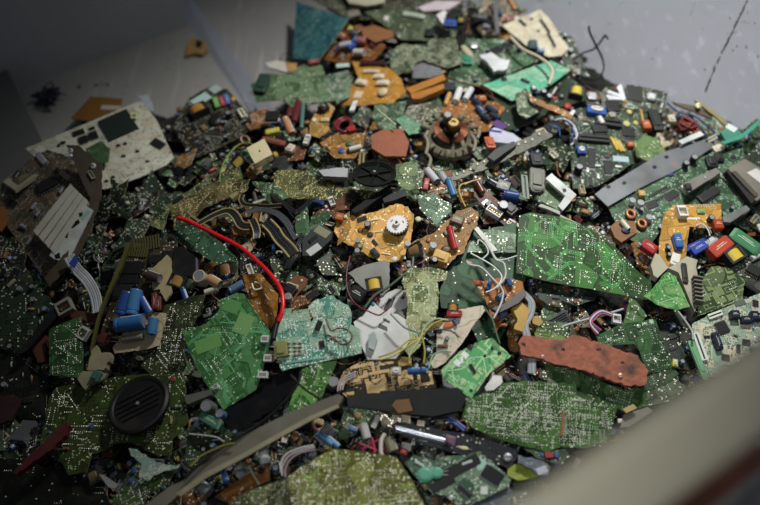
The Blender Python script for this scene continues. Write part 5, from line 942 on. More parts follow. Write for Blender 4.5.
slab('brown oval board', 'brown oval board with a black part right of the red cable', 'C2 352,190 400,140 430,140 447,152 440,180 410,210 395,240 360,260 350,225', mat('#7c4c2c', .5, 0, .25), .003, .05, name='board_piece', cat='board piece', comps='block:1b1c1e C2 383,200 44 40 30; conn:c9c0a0 C2 392,182 44 18 20; bolt:c9c4a8 C2 425,158 12 12; up:b9b4a0 C2 380,230 26 26; chip C2 372,252 26 20')
bd('mint green board', 'mint green board full of tiny white pads and red marks at the centre left', 'C2 322,345 350,265 388,262 385,290 395,270 450,265 458,318 470,305 450,255 478,230 545,212 558,228 602,250 613,275 610,322 645,340 652,432 350,498 315,398', '#4e9c84', '#9fd0bc', .066, (0, -.2), 130, lines=.7, pour=.5, spk=.5, spc='#d8e4d8', edge='#dcdac8', th=.004, ky=6, comps=';'.join('res:8a3c34 C2 %d,%d 22 6 5' % (x, y) for x in (375, 400, 420) for y in (395, 410, 425, 440))+';chip C2 502,400 20 34 -8; block:17191a C2 490,330 20 40 20; block:8f8f50 C2 350,420 50 60 -8; block:6fb09c C2 440,460 160 8 -8')
wire('maroon loop', 'dark red wire looping on top of the mint green board', 'C2 515,298 535,345 560,335 595,340 615,365 600,392 570,395 555,380 530,375', '#6d2c30', .7, .08); wire(None, 'short dark red wire on the mint green board left of the loop', 'C2 512,365 530,362 550,385 575,385', '#7a2c34', .7, .08)
bd('lime green sliver', 'bright lime green board sliver running down left of the brown contour board', 'P 287,412 296,386 302,370 314,364 337,361 332,374 322,398 303,411', '#2f8038', '#6abf5e', .055, (0, -.2), 70, lines=.6, s=24, ky=5)
o, fr, lp = slab('pale grey housing', 'pale grey plastic housing with a small clear knob right of the mint board', 'P 354,326 364,318 374,306 385,316 398,318 407,324 410,345 396,362 368,363 360,345', mat('#c9cac6', .45, 0, .12), .014, .045, name='plastic_housing', cat='housing')
part(fr, o, 'clear_knob', 'C2 680,385 700,370 712,400 700,440 680,430', .014, .024, mat('#a4b4b0', .2)); part(fr, o, 'slot', 'C2 720,330 750,345 750,360 715,345', .014, .0146, mat('#5d605e', .5)); part(fr, o, 'slot', 'C2 735,310 759,322 759,330 735,320', .014, .0146, mat('#5d605e', .5))
slab('white printed card', 'white card with dark printed bars behind the pale grey housing', 'C3 -20,225 60,190 118,200 100,262 0,300 -25,270', mat('#bfc0bc', .5), .004, .04, comps='tape:3a3c3c C3 30,250 16 50 20; tape:3a3c3c C3 48,240 8 44 20; tape:4a4c4c C3 90,215 14 30 20; block:53574f C3 75,310 60 50 40', name='printed_card', cat='card')
slab('grey shard panel', 'pale grey curved shard above the pale grey housing', 'C2 600,130 660,100 740,82 759,90 759,190 700,240 690,215 650,180', mat('#8b8d86', .4, .2), .004, .045, name='plastic_shard', cat='shard', jag=.8)
for q_, l_ in (('trafo:d4b42e C2 700,178 64 50 -10', 'yellow taped transformer beside the grey curved shard'), ('disc:b03028 C2 703,215 40 24 60', 'red disc capacitor below the yellow taped transformer'), ('disc:b03028 C2 725,190 30 20 80', 'smaller red disc capacitor right of the yellow taped transformer'), ('film:22262a C2 635,215 60 50 30', 'black rounded box left of the yellow taped transformer'), ('lie:3c7a9c C2 690,240 30 16 60', 'small blue cylinder below the black rounded box')):
    (t, sp), = parse(q_); x, y = cv(t, sp[2], sp[3]); f = Fr(x, y, .058, (0, -.2)); tag(put(f, None, sp, t=t), l_, 'component'); MAJ.append((' '.join(l_.split()[:3]), (x, y), []))
wire('dark red wire', 'thin dark red wire looping round the yellow taped transformer', 'C2 608,60 596,110 594,170 610,220 640,252 680,272 715,285 735,275 759,255', '#7c2430', .7, .075)
wire('green curved cable', 'grey-green curved cable left of the pale green narrow board', 'C3 125,65 120,105 80,140 30,180 -20,210 -60,260', '#566a56', 1.2, .07, 'cable', 'cable')
for i, (p_, c_) in enumerate((('C3 -5,445 60,420 110,380 150,370 200,320 250,300', '#b9a838'), ('C3 -5,455 50,440 110,400 150,375', '#c4b23c'), ('C3 260,305 210,300 170,330 150,380 120,420 110,450', '#a9b890'), ('C3 160,370 170,420 165,470', '#a89a3c'), ('C3 165,350 220,340 270,345 300,370', '#3c3f3c'), ('C3 185,490 200,440 240,420 270,425', '#8fae90'), ('C3 40,280 90,330 140,350 150,370', '#6d7c70'))):
    wire(None, ['yellow wire lying over the foot of the narrow pale board', 'second yellow wire just below the first', 'pale green wire curling off the cream bare board', 'short yellow wire hanging straight down', 'black wire bridging onto the cream bare board', 'mint wire curled below the cream bare board', 'grey wire end crossing the printed card'][i], p_, c_, .8, .082)
bd('mustard board foot', 'mustard yellow board foot below the pale grey housing', 'C3 0,465 70,440 120,450 125,490 60,505 -60,500 D3 -40,0', '#a07c2c', '#c4a44c', .045, dots=20)
bd('mint pad board', 'pale bright green board with white square pads at the centre', 'P 441,370 459,352 466,348 471,352 475,343 492,338 511,356 491,372 471,399 455,388 443,378', '#5cae6c', '#a4dca4', .07, (0, -.2), 20, lines=.8, pour=.3, s=22, ky=6, spk=.08, edge='#b8d8ac', ntr=20, trc='#b4e4b0', comps='tape:e0e4dc C3 293,467 24 20 40; tape:e0e4dc C3 322,437 26 20 40; tape:e0e4dc C3 310,455 10 24; disc:1e2e20 C3 397,440 12 12; disc:1e2e20 C3 425,412 12 12; chip C3 350,490 40 16 60; disc:2d4030 C3 452,430 16 14; disc:2d4030 D3 345,70 12 12')
slab('white keyed pads', 'white keyed plastic piece below the mint pad board', 'D3 235,20 290,30 302,60 290,75 240,55', mat('#c9cdc8', .45), .006, .05, name='plastic_piece', cat='plastic piece', comps='chip D3 262,42 20 12')
slab('white lump low', 'small bright white lump at the corner of the big dotted board', 'D3 395,65 425,20 458,22 462,45 430,75 400,78', mat('#d0d2cc', .5), .008, .06, name='plastic_lump', cat='lump', jag=.9)
bd('brown contour board', 'brown board with looping pale yellow contour traces at the lower centre', 'P 336,386 344,371 360,362 380,361 396,362 432,372 437,388 390,396 348,399', '#3a2a1a', '#d0be8c', .048, (0, -.2), 25, lines=.95, s=29, ky=3.2, pour=.02, spk=.08, mask=.2, edge='#a08a58')
for i, y in enumerate((0, 9, 18)):
    wire(None, ['outer', 'middle', 'inner'][i]+' of three pale wires at the left end of the brown contour board', 'D2 %d,%d %d,%d %d,%d' % (560+y, 75-y*.3, 572+y, 30+y*.3, 630, -2+y), '#b4aaa8', .7, .06)
(t, sp), = parse('up:a09a86 D2 548,45 34 44'); f = Fr(*cv('D2', 548, 45), .05, (0, -.2)); tag(put(f, None, sp, t='D2'), 'silver round cap left of the brown contour board', 'component')
for k, q_ in enumerate(('lie:2c62a4 C3 140,500 70 26 -3', 'disc:4a2c24 C3 250,505 60 30', 'trim:b9b4a0 C3 60,500 40 30')):
    (t, sp), = parse(q_); x, y = cv(t, sp[2], sp[3]); f = Fr(x, y, .06, (0, -.2)); tag(put(f, None, sp, t=t), ['blue cylinder capacitor on the mustard board foot', 'brown disc part left of the mint pad board', 'pale trimmer at the top of the brown contour board'][k], 'component')
# ============================================================ bottom
BKP = mat('#141617', .42, 0, .15)
slab('black bar', 'broad black plastic bar lying across the lower centre', 'D2 595,95 759,82 D3 0,80 200,72 290,66 312,80 316,112 300,155 258,162 200,176 60,160 D2 720,150 600,135', BKP, .014, .062, (0, -.2), 'plastic_bar', 'bar')
slab('copper foil', 'small brown foil scrap under the black plastic bar', 'D3 60,110 110,105 125,150 70,160 45,130', mat('#7a5a34', .4, .4), .004, .08, name='foil_scrap', cat='foil')
bd('big dotted board', 'big green board covered in rows of bright solder pads at the lower right', 'P 462,418 466,402 488,391 505,383 528,381 576,384 577,396 618,405 607,443 586,448 560,447 549,452 522,446 500,440 472,428', '#2a6428', '#4c8a40', .056, (0, -.2), 560, lines=.3, pour=.45, spk=.07, spc='#d0d8bc', edge='#a9a868', jag=.5,
   comps=';'.join('pads D3 %d,%d %d %d %d' % q for q in ((470, 175, 80, 14, -70), (505, 180, 60, 14, -70), (575, 160, 60, 20, 5), (560, 250, 50, 20, 5), (640, 150, 80, 16, 85), (700, 200, 60, 16, 85), (610, 90, 60, 14, 5)))+';'+';'.join('pads D4 %d,%d %d %d %d' % q for q in ((110, 170, 80, 14, 10), (110, 210, 70, 14, 10), (75, 230, 70, 16, 10), (80, 262, 70, 16, 10), (170, 180, 60, 24, 85), (160, 245, 50, 24, 85), (40, 170, 70, 14, 5)))+';lie:9a6a3c D3 690,200 90 12 95')
bd('dark bar board', 'long dark board strip carrying a chrome tube at the lower centre', 'D3 38,200 70,188 150,205 300,232 420,262 520,298 518,330 482,366 430,345 370,328 250,300 150,270 60,230', '#2b3138', '#444b50', .062, (0, -.2), 20, lines=.2, pour=.2, spk=.1, edge='#8c8b80', jag=.7, comps='block:7a5a72 Z8 440,262 70 60 15; disc:d8c890 Z8 530,305 60 24 10; bolt:b0b4b6 D3 484,325 34 34; disc:8c8878 Z8 738,378 20 14')
a_, b_ = hit(*cv('Z8', 95, 180), .082), hit(*cv('Z8', 415, 262), .082); mb = MB(); mb.tube([a_, a_.lerp(b_, .02), b_.lerp(a_, .03), b_], .0052, mat('#b4bac4', .22, .9, .05), 18)
o = mb.obj('chrome_tube'); tag(o, 'shiny silver tube lying on the long dark board strip', 'tube'); MAJ.append(('chrome tube', cv('Z8', 255, 225), []))
mb = MB(); mb.tube([a_.lerp(b_, -.02), a_.lerp(b_, .012)], .0062, mat('#5a1f24', .4), 18); mb.obj('red_end', o)
for k, (x, y, s) in enumerate(((160, 125, 60), (258, 150, 44), (70, 290, 90), (165, 300, 60), (150, 330, 50), (380, 140, 40))):
    c_ = ['#cfc4a0', '#d3c9b4', '#8f8a68', '#c9c9c4', '#a02a24', '#6a6456'][k]; px, py = cv('Z8', x, y); f = Fr(px, py, .06, (0, -.2))
    tag(put(f, None, (['conn', 'conn', 'lie', 'conn', 'film', 'block'][k], c_, px, py, s/6.3, s/8, [10, 10, 70, 10, 20, 0][k])), ['cream connector above the left of the shiny silver tube', 'off-white connector above the shiny silver tube', 'olive roller at the left end of the dark board strip', 'white connector below the dark board strip', 'red wedge part below the white connector', 'grey block above the dark board strip'][k], 'component')
wire('white loop strap', 'white looped strap at the left end of the dark board strip', 'Z8 30,215 10,250 5,300 10,345 30,370', '#c4bfb4', 1.8, .07, 'strap', 'strap')
for i, (p_, c_) in enumerate((('D2 650,300 690,270 730,255 740,240', '#a02c50'), ('D2 640,270 690,290 720,300 759,290', '#b03050'), ('D3 255,180 290,200 320,225', '#3450a0'), ('D3 265,170 300,195 325,215', '#5a6fb0'), ('D2 690,250 700,290 700,310', '#b4284a'))):
    wire(None, ['crimson wire crossing below the black bar', 'second crimson wire below the black bar', 'blue wire at the right end of the black bar', 'pale blue wire at the right end of the black bar', 'short crimson wire hanging from the crossing pair'][i], p_, c_, 1.1, .06)
bd('teal chip board', 'teal board with a large black chip and dark bar at the lower centre', 'D3 95,345 130,315 200,335 255,320 330,318 372,302 420,335 497,410 488,435 420,470 350,500 290,505 250,470 200,460 175,430 130,395', '#38745e', '#86b8a0', .066, (0, -.2), 30, spk=.4, spc='#c4d0bc', pour=.4, comps='flat:1e1f1f D3 290,372 190 44 -28; flat:1e1f1f D3 235,425 100 40 -28; qfp:15181c D3 425,393 80 66 32; disc:5fb090 D3 170,393 64 60; disc:5fb090 D3 215,385 50 46; chip D3 320,455 60 24 40; tape:9ccab4 D3 385,352 40 34 -20; bolt:cfd4cc D3 270,478 22 22; tape:d0d4cc D3 395,450 26 30; block:b8c8bc D3 330,345 40 10 -20; block:b8c8bc D3 150,350 40 10 30', rand=(12, 'res can qfp'))
slab('grey foil bag', 'crumpled grey-blue plastic foil at the corner of the teal chip board', 'D3 410,450 480,425 500,470 490,510 380,520 350,505', mat('#5c6670', .25, .2, .4, 90, .1, 1), .006, .05, name='foil_bag', cat='foil', jag=1)
slab('clear bag', 'crumpled grey-blue clear bag above the beige rail at the bottom centre', 'D3 520,320 560,330 620,345 642,365 635,395 600,395 570,370 520,350', mat('#6f7884', .22, .1, .4, 90, .1, 1), .006, .06, name='plastic_bag', cat='bag', jag=1, comps='tape:b4b8bc D3 612,378 40 26 -20')
slab('lime plastic', 'yellow-green crumpled plastic under the clear bag', 'D3 480,360 540,355 590,385 595,400 520,415 480,395', mat('#8f9c28', .35, 0, .4, 90, .2, .8), .005, .05, name='plastic_scrap', cat='plastic scrap', jag=1)
bd('rail side board', 'dull green board by the beige rail at the bottom', 'D3 500,420 600,405 640,430 610,505 520,520 490,470', '#3c6450', '#6a9080', .04, dots=20, spk=.2)
o = slab('red plug', 'small red plug at the lower edge of the big dotted board', 'D3 620,310 650,312 655,332 625,334', mat('#a01c34', .4), .009, .055, name='plug', cat='plug')
bd('dark under board', 'dark green board under the lower edge of the big dotted board', 'D3 545,290 640,300 700,290 720,320 690,350 650,345 600,330', '#234a34', '#47705a', .044, dots=20, rand=(4, 'disc res'))
bd('olive big board', 'large olive green board with dotted solder fields at the bottom', 'P 287,478 300,468 332,449 362,452 390,456 397,458 412,480 432,520 300,530 292,505', '#5a7a2c', '#86a048', .066, (0, -.15), 300, lines=.5, pour=.6, s=22, ky=4, spk=.3, spc='#dcdcc0', edge='#b0a860', ntr=10, trc='#8fae50', jag=.4)
bd('small olive corner', 'grey-green dotted board at the bottom left of the large olive board', 'D2 150,500 222,452 372,402 385,500 360,560 140,560', '#3c5c3c', '#6c8c60', .05, (0, -.15), 240, dm=GSOL, spk=.3)
bd('orange lower board', 'orange-brown board under the diagonal grey rail', 'D2 95,475 200,400 300,345 305,412 222,452 150,500', '#8a5420', '#a87034', .04, dots=10, comps='chip D2 272,378 20 34 20; lie:b9b08c D2 245,395 80 10 60')
slab('diagonal rail', 'long pale grey grooved rail lying diagonally across the lower left', 'P 146,508 172,488 190,480 202,466 224,448 252,434 280,420 312,406 340,396 345,399 340,408 317,418 290,432 264,446 232,464 206,477 186,492 168,508', mat('#7c7866', .4, .1, .25, 30, .3), .011, .072, (0, -.2), name='grooved_rail', cat='rail', jag=.2, ms=mat('#8a8468', .5))
slab('rail ridge', 'raised pale edge strip along the diagonal grooved rail', 'P 176,494 206,473 240,456 270,439 310,417 338,405 340,408 312,421 272,443 242,460 208,478 182,497', mat('#9a9274', .4), .004, .085, (0, -.2), name='edge_strip', cat='strip', jag=.1)
wire('black cable low', 'black cable running along the diagonal grooved rail', 'D2 -20,400 60,330 160,260 240,210 320,150 400,60 420,0', '#101214', 1.3, .09, 'cable', 'cable'); wire('second black cable', 'black cable crossing over the lime green sliver', 'D2 380,10 430,60 490,100 560,130 600,150', '#121415', 1.0, .088, 'cable', 'cable')
slab('black sheet', 'glossy black plastic sheet above the diagonal grooved rail', 'D2 130,140 255,70 300,20 420,-20 400,60 320,140 230,200 180,230 140,200', mat('#101113', .2, 0, .3, 60, .1, .6), .003, .04, name='plastic_sheet', cat='sheet', jag=.8)
for i, (p_) in enumerate(('D2 350,395 350,360 375,320 420,298 475,285', 'D2 362,400 362,365 385,328 425,305 478,295', 'D2 345,380 345,345 368,310 420,288 470,278')):
    wire(None, ('middle', 'lower', 'upper')[i]+' of three white-pink wires arching over the large olive board', p_, ('#b9b0b0', '#a88c94', '#c4c2c0')[i], .8, .085)
for q_, l_ in (('lie:c4c6c2 D2 285,316 76 40 78', 'white upright cylinder below the diagonal grooved rail'), ('lie:3c78ac D2 515,258 70 26 40', 'blue cylinder pair left member above the large olive board'), ('lie:4a86b4 D2 540,265 70 24 40', 'blue cylinder pair right member above the large olive board'), ('lie:3a72b0 D2 135,395 50 24 70', 'bright blue cylinder under the lower end of the diagonal rail'), ('film:3f7c60 D2 85,190 90 36 30', 'teal green block left of the glossy black sheet'), ('up:6a6a62 D2 82,140 44 50', 'grey round part above the teal green block'), ('up:4f78a0 D2 125,165 30 36', 'small blue-grey round part right of the teal green block'), ('disc:c4b22c D2 525,285 30 22', 'yellow disc on the corner of the large olive board'), ('lie:b9bab4 D2 665,228 60 34 75', 'white standing cylinder right below the black bar'), ('lie:3a70a8 D2 620,220 36 24 20', 'small blue cylinder left of the white standing cylinder'), ('disc:b0602c D2 645,210 30 24', 'orange disc beside the small blue cylinder'), ('block:b9bab0 D2 705,190 20 50 25', 'white splinter right of the white standing cylinder'), ('lie:7c847c D2 55,440 70 50 40', 'pale grey cylinder at the lower end of the diagonal rail'), ('disc:b06a3c D2 402,238 24 24', 'orange disc beside the middle of the diagonal rail'), ('up:8c8e88 D2 320,275 24 24', 'silver round cap just under the diagonal rail'), ('lie:a9aaa4 D2 185,350 50 24 70', 'silver cylinder leaning under the diagonal rail'), ('block:c4b084 D2 490,190 36 20 10', 'cream chip between rail and dark green field'), ('conn:9a9280 D2 20,100 0 0', None)):
    if not l_: continue
    (t, sp), = parse(q_); x, y = cv(t, sp[2], sp[3]); f = Fr(x, y, .055, (0, -.2)); tag(put(f, None, sp, t=t), l_, 'component'); MAJ.append((' '.join(l_.split()[:3]), (x, y), []))
slab('grey sink edge', 'grey ribbed heatsink edge left of the bright green board tip', 'D2 -10,100 90,75 95,95 0,132 D1 715,120 712,100', mat('#6d6d64', .4, .3), .01, .05, name='heatsink_edge', cat='heatsink')
bd('dark mid board', 'dark board with grey and green parts below the bright green board', 'D2 0,150 80,140 200,190 230,220 130,290 20,370 -20,340', '#1d3828', '#3c5c44', .036, dots=40, rand=(10, 'up res disc lie'))
wire('pale bent wire', 'thin pale wire over the dark board below the bright green board', 'D2 -5,235 50,240 100,248 130,265', '#b4b8ac', .7, .07); wire('yellow low wire', 'yellow wire along the diagonal grooved rail', 'D2 0,360 40,320 90,295 140,275 170,272', '#8f8a2c', .9, .092)
bd('disc board', 'large dark green board with a black speaker disc at the lower left', 'D1 150,290 190,95 215,60 260,50 330,62 430,20 620,2 692,0 705,60 716,190 690,225 655,260 650,318 600,318 560,300 500,270 440,270 400,300 350,312 330,380 262,392 240,350', '#2c4a1e', '#45682e', .05, (0, -.15), 150, lines=.4, pour=.4, spk=.14, spc='#b9c49c', edge='#6d7c3c', rand=(8, 'res disc'))
cx, cy = cv('D1', 535, 132); f = Fr(cx, cy, .06, (0, .08)); f.M = f.M @ Matrix.Scale(.9, 4); mb = MB(); RM = mat('#090a0b', .55, 0, .15)
mb.lathe([(.052, 0), (.054, .004), (.054, .010), (.050, .013), (.046, .012), (.044, .010), (.0001, .010)], RM, 40); o = mb.obj('speaker_disc'); o.matrix_world = f.M
tag(o, 'black round speaker disc lying on the large dark green board', 'speaker'); MAJ.append(('black speaker disc', (cx, cy), [(cx+30*math.cos(t*.5), cy+25*math.sin(t*.5)) for t in range(13)]))
for k in range(5):
    b_ = MB(); b_.box(-.04, .04, -.0012, .0012, .010, .0125, RM); b_.obj('rib', o, Matrix.Rotation(.55, 4, 'Z') @ Matrix.Translation((0, -.02+k*.010, 0)) @ Matrix.Diagonal((1-.1*abs(k-2), 1, 1, 1)))
b_ = MB(); b_.lathe([(.003, .010), (.003, .013), (.0001, .013)], SIL, 10); b_.obj('centre_pin', o)
slab('maroon stick', 'dark maroon stick resting on the lower left of the disc board', 'D1 60,392 100,350 180,275 242,210 262,198 276,212 262,250 200,310 130,358 75,398', mat('#5a1a18', .5, 0, .4), .01, .065, name='plastic_stick', cat='stick', jag=.8)
slab('cream torn scrap', 'cream torn scrap on the upper edge of the disc board', 'D1 300,30 320,0 385,0 415,10 400,30 350,50 330,72 318,60', mat('#8f8a68', .5, 0, .3), .005, .068, name='torn_scrap', cat='scrap', jag=1, comps='block:3f6a60 D1 375,25 30 40 20')
bd('corroded teal piece', 'pale teal corroded board piece below the disc board', 'D1 490,290 520,295 600,345 660,355 685,350 680,362 600,390 560,415 530,400 540,350 500,320', '#7a9c90', '#a8c4b8', .06, (0, -.15), 60, spk=.3, jag=1.2)
bd('dotted lower board', 'green board with sparse solder dots at the bottom left', 'D1 430,480 470,430 510,440 640,375 680,362 640,420 560,470 540,520 430,520', '#2a4f28', '#4c7440', .048, (0, -.15), 160)
slab('white splinter low', 'pale triangular splinter at the bottom left', 'D1 378,390 400,395 452,430 440,445 415,440', mat('#8f9088', .4), .003, .062, name='splinter', cat='splinter')
bd('bottom left dark board', 'almost black board in the deep shadow of the bottom left corner', 'D1 -20,330 60,330 240,380 280,400 380,400 420,500 420,530 -20,530', '#0c120c', '#182418', .02, (0, -.1), 25, spk=.03)  # near-black board colour carries the deep shade of this corner
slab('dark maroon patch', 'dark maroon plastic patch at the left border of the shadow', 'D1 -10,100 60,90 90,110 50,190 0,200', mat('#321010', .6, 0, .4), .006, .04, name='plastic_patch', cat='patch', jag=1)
bd('shadow left board', 'dark board with sparse parts at the left border above the shadow', 'P -10,352 20,357 48,378 46,420 -10,415', '#0d140f', '#1c2a20', .022, dots=15, spk=.05, rand=(5, 'chip res up'))  # board colour taken near black to stand in for shade here
bd('right end board', 'dim green board under the beige rail right of the big dotted board', 'D4 330,70 380,40 430,20 480,60 420,110 330,130', '#2c4a34', '#58765c', .038, dots=50)
slab('tan strip low', 'tan board strip by the beige rail right of the big dotted board', 'D4 235,145 275,125 290,140 250,160', mat('#a8945a', .5), .004, .05, name='board_strip', cat='strip')
slab('grey film low', 'dull grey film scrap touching the beige rail', 'D4 240,165 330,135 350,150 260,210 225,215', mat('#7c786c', .5), .003, .04, name='film_scrap', cat='film')
slab('dark grit corner', 'dark gritty slab in the lower right corner beyond the beige rail', 'P 722,497 738,487 762,474 790,470 790,530 735,530', mat('#2c2824', .8, 0, .6, 90, .4, .8), .008, .02, name='gritty_slab', cat='slab', jag=1)

# ============================================================ the fill between: board scraps, parts and wires of the heap
PILE = [(-25, 195), (30, 165), (60, 190), (105, 195), (168, 168), (172, 118), (200, 90), (250, 92), (264, 64), (298, 52), (298, -12), (468, -12), (518, 8), (560, 42), (590, 92), (620, 90), (662, 98), (700, 112), (785, 140), (785, 350), (680, 400), (520, 500), (500, 525), (-25, 525)]
BIG = [m for m in MAJ if len(m[2]) > 2]
def cover(x, y): return any(inpoly(x, y, m[2]) for m in BIG)
cnt = {}
NAMED = [m for m in MAJ if m[0]]
def near(x, y, k=3):
    return [m[0] for m in sorted(NAMED, key=lambda m: (m[1][0]-x)**2+(m[1][1]-y)**2)[:k]]
used = set()
def autolabel(look, x, y):
    n = near(x, y, 5)
    for a, b in ((0, 1), (0, 2), (1, 2), (0, 3), (1, 3), (0, 4), (2, 3), (1, 4)):
        s = f'{look} between {n[a]} and {n[b]}'
        if len(s.split()) > 16: s = f'{look} near {n[a]} and {n[b]}'.replace('small ', '')
        if s not in used and len(s.split()) <= 16: break
    used.add(s); return s
PAL = [('#2c5a3c', '#5c8c68', 'green', 6), ('#1e3a2a', '#41604c', 'dark green', 6), ('#3a6a58', '#7ca898', 'teal green', 2), ('#8f5f26', '#b58640', 'amber', 2), ('#7a4a2a', '#96663c', 'brown', 1.5), ('#4a4a38', '#70705a', 'olive grey', 2), ('#b5ad90', '#a09878', 'cream', .6), ('#232829', '#3c4244', 'black', 2.5)]
protos = {}
def scrap_mesh(i, v):
    k = (i, v)
    if k in protos: return protos[k]
    r = random.Random(i*50+v); R = r.uniform(.017, .038); n = r.randint(4, 6); P = []
    for q in range(n): a = 2*math.pi*(q+r.uniform(-.25, .25))/n; P.append((R*math.cos(a)*r.uniform(.7, 1.3)*1.25, R*math.sin(a)*r.uniform(.7, 1.2)*.85))
    lp = jagged(P, .0016, .007, r); b = MB(); c_, t_, _, _ = PAL[i]; m = pcb(c_, t_, .5, .35, 38, .5)
    b.prism(lp, 0, .0016, m, mat('#a49468', .7), m); solder(b, lp, 1, r.choice((6, 25, 60)), r, SOL, .0016)
    protos[k] = (b.mesh('board_scrap'), lp, R); return protos[k]
r = random.Random(99); wts = [p[3] for p in PAL]; n = 0; tries = 0; placed = []
while n < 285 and tries < 9000:
    tries += 1; x, y = r.uniform(-15, 770), r.uniform(-8, 515)
    if not inpoly(x, y, PILE): continue
    i = r.choices(range(8), wts)[0] if x > 172 or y < 175 else r.choice((1, 1, 1, 7, 7, 0))  # only dark board colours at lower left, standing in for the shade there
    v = r.randrange(7); me, lp, R = scrap_mesh(i, v); rp = R*600*.7
    vis = sum(not cover(x+dx*rp, y+dy*rp) for dx, dy in ((0, 0), (.8, 0), (-.8, 0), (0, .8), (0, -.8), (.5, .5), (-.5, -.5)))
    if vis < 3 or (cover(x, y) and r.random() < .6): continue
    if any((x-a)**2+(y-b)**2 < 8**2 for a, b in placed): continue
    placed.append((x, y)); cv_ = cover(x, y)
    a = r.uniform(0, 6.28); f = Fr(x, y, r.uniform(-.002, .012) if vis < 6 else r.uniform(.004, .034), (r.gauss(0, .22), r.gauss(-.12, .25)) if vis > 5 else (r.gauss(0, .06), r.gauss(-.05, .08)), (math.cos(a), math.sin(a)))
    o = bpy.data.objects.new('board_scrap', me); C.objects.link(o); o.matrix_world = f.M
    tag(o, autolabel('small broken %s board scrap' % PAL[i][2], x, y), 'board scrap', 'small broken board scraps wedged through the heap'); n += 1
    randcomps(o, lp, r.choice((0, 2, 3, 4, 5)), ['chip', 'res', 'up', 'lie', 'disc', 'film', 'conn', 'qfp', 'can', 'trans', 'trim', 'pins'], r, .0016)
print('scraps', n)
# loose parts
KN = dict(chip='black chip', lie='lying cylinder capacitor', up='upright cylinder capacitor', disc='disc capacitor', film='box capacitor', conn='open plastic connector', trafo='taped transformer', toroid='wound ring coil', trans='tabbed transistor', sink='finned heatsink', slot='slot connector', block='plastic block', pins='pin header', res='banded resistor')
CN = {'#9f453c': 'red', '#b19a40': 'yellow', '#3d6099': 'blue', '#b0763f': 'orange', '#8c8f90': 'grey', '#3b5e8b': 'blue', '#1f2022': 'black', '#293346': 'navy', '#77808a': 'grey', '#416e7b': 'teal', '#1c1d20': 'black', '#8a8f96': 'silver', '#33415e': 'navy', '#b99a6a': 'tan', '#7fa3b8': 'pale blue', '#8c6a48': 'brown', '#8fb0b0': 'pale teal',
      '#9e653e': 'orange', '#9b7f47': 'mustard', '#3c5789': 'blue', '#7b4132': 'rust', '#d6d2c2': 'white', '#26282a': 'black', '#b9ae8c': 'beige', '#7b3833': 'dark red', '#937244': 'amber', '#403c38': 'dark', '#946647': 'copper', '#6b543d': 'brown', '#3f6b4b': 'green', '#c9c4b0': 'cream', '#4d5458': 'grey', '#8b6f48': 'tan', '#cfccc0': 'pale', '#2a2b2d': 'black', '#8c7a52': 'tan', '#9da0a3': 'silver', '#1b1c1e': 'black', None: ''}
n = 0; tries = 0; KK = ['chip', 'chip', 'block', 'lie', 'up', 'disc', 'film', 'conn', 'trafo', 'toroid', 'trans', 'sink', 'slot', 'block', 'pins', 'res', 'res']; placed = []
while n < 620 and tries < 20000:
    tries += 1; x, y = r.uniform(0, 765), r.uniform(-5, 510)
    if not inpoly(x, y, PILE) or cover(x, y) or any((x-a)**2+(y-b)**2 < 4.4**2 for a, b in placed): continue
    if x < 150 and y > 175 and r.random() < .5: continue
    if inpoly(x, y, [(100, 192), (168, 172), (205, 190), (150, 215), (130, 245), (98, 245)]) and r.random() < .6: continue
    placed.append((x, y)); kd = r.choice(KK); col = r.choice(SCOL[kd]); L, W = SIZE[kd]; s = r.uniform(.5, 1.05) if r.random() < .8 else r.uniform(1, 1.4); a = r.uniform(0, 6.28)
    f = Fr(x, y, r.uniform(.006, .026), (r.gauss(0, .35), r.gauss(-.15, .35)), (math.cos(a), math.sin(a)))
    o = comp_local(None, kd, col, 0, 0, L*s, W*s, 0, 0, f.M); lk = (CN.get(col, '')+' '+KN[kd]).strip().replace('black black', 'black')
    tag(o, autolabel('small '+lk, x, y), KN[kd].split()[-1], 'loose %ss among the scrap' % KN[kd]); n += 1
print('parts', n)
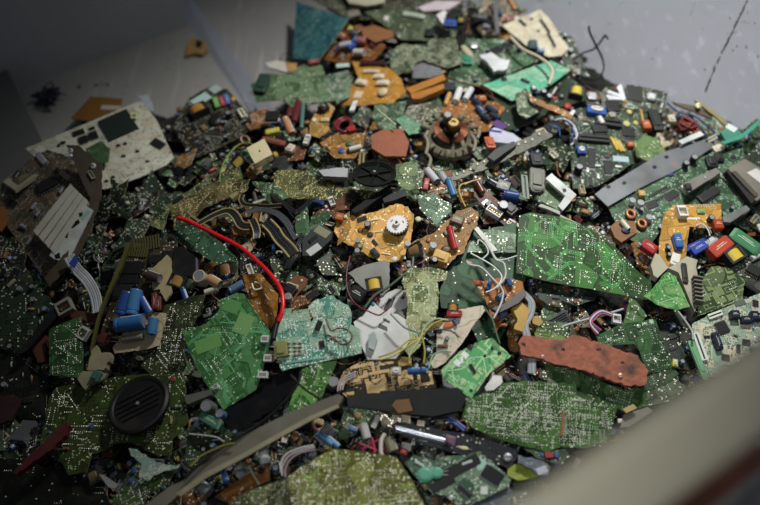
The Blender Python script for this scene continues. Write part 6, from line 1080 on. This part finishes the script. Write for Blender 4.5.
# loose wires
n = 0; WC = [('#1c1d1f', 'black'), ('#1c1d1f', 'black'), ('#c9cccc', 'white'), ('#8f2228', 'red'), ('#b9a040', 'yellow'), ('#3c4c88', 'blue'), ('#7c8084', 'grey'), ('#3f6c48', 'green'), ('#a86a34', 'orange')]; tries = 0
while n < 110 and tries < 5000:
    tries += 1; x, y = r.uniform(5, 750), r.uniform(15, 500)
    if not inpoly(x, y, PILE) or cover(x, y): continue
    a = r.uniform(0, 6.28); st = r.uniform(4, 8); P = [(x, y)]
    for _ in range(r.randint(3, 5)): a += r.uniform(-.9, .9); P.append((P[-1][0]+st*math.cos(a), P[-1][1]+st*.8*math.sin(a)))
    if not all(inpoly(*p, PILE) for p in P) or sum(cover(*p) for p in P) > 1: continue
    c_, nm = r.choice(WC); q = [hit(u, v, r.uniform(.012, .03)) for u, v in P]; b = MB(); b.tube(cr(q, 4), r.choice((.0007, .0009, .0012, .0016)), mat(c_, .35, 0, .1, 60, .08), 6); o = b.obj('wire')
    tag(o, autolabel('thin bent %s wire' % nm, x, y), 'wire', 'loose bent wires among the scrap'); n += 1
# crumbs: fines lying in the gaps, nobody could count them
mb = MB(); cc = [mat(q, .5, 0, .2) for q in ('#2c3a30', '#8c8a78', '#7a5a30', '#1b1c1e', '#35604a', '#b9b4a0', '#6d6a5c', '#8a5a2c', '#3c4044')]
for _ in range(6500):
    x, y = r.uniform(-10, 765), r.uniform(-8, 512)
    if not inpoly(x, y, PILE) or cover(x, y): continue
    p = hit(x, y, r.uniform(-.006, .006)); s = r.uniform(.001, .0035); M = Matrix.Translation(p) @ Matrix.Rotation(r.uniform(0, 6), 4, Vector((r.gauss(0, 1), r.gauss(0, 1), r.gauss(0, 1))).normalized()) @ Matrix.Diagonal((s*r.uniform(1, 3), s, s*.6, 1))
    mb.box(-1, 1, -1, 1, -.5, .5, r.choice(cc), 0, M)
tag(mb.obj('scrap_crumbs'), 'countless tiny crumbs of shredded boards lying in the gaps of the heap', 'crumbs', None, 'stuff')
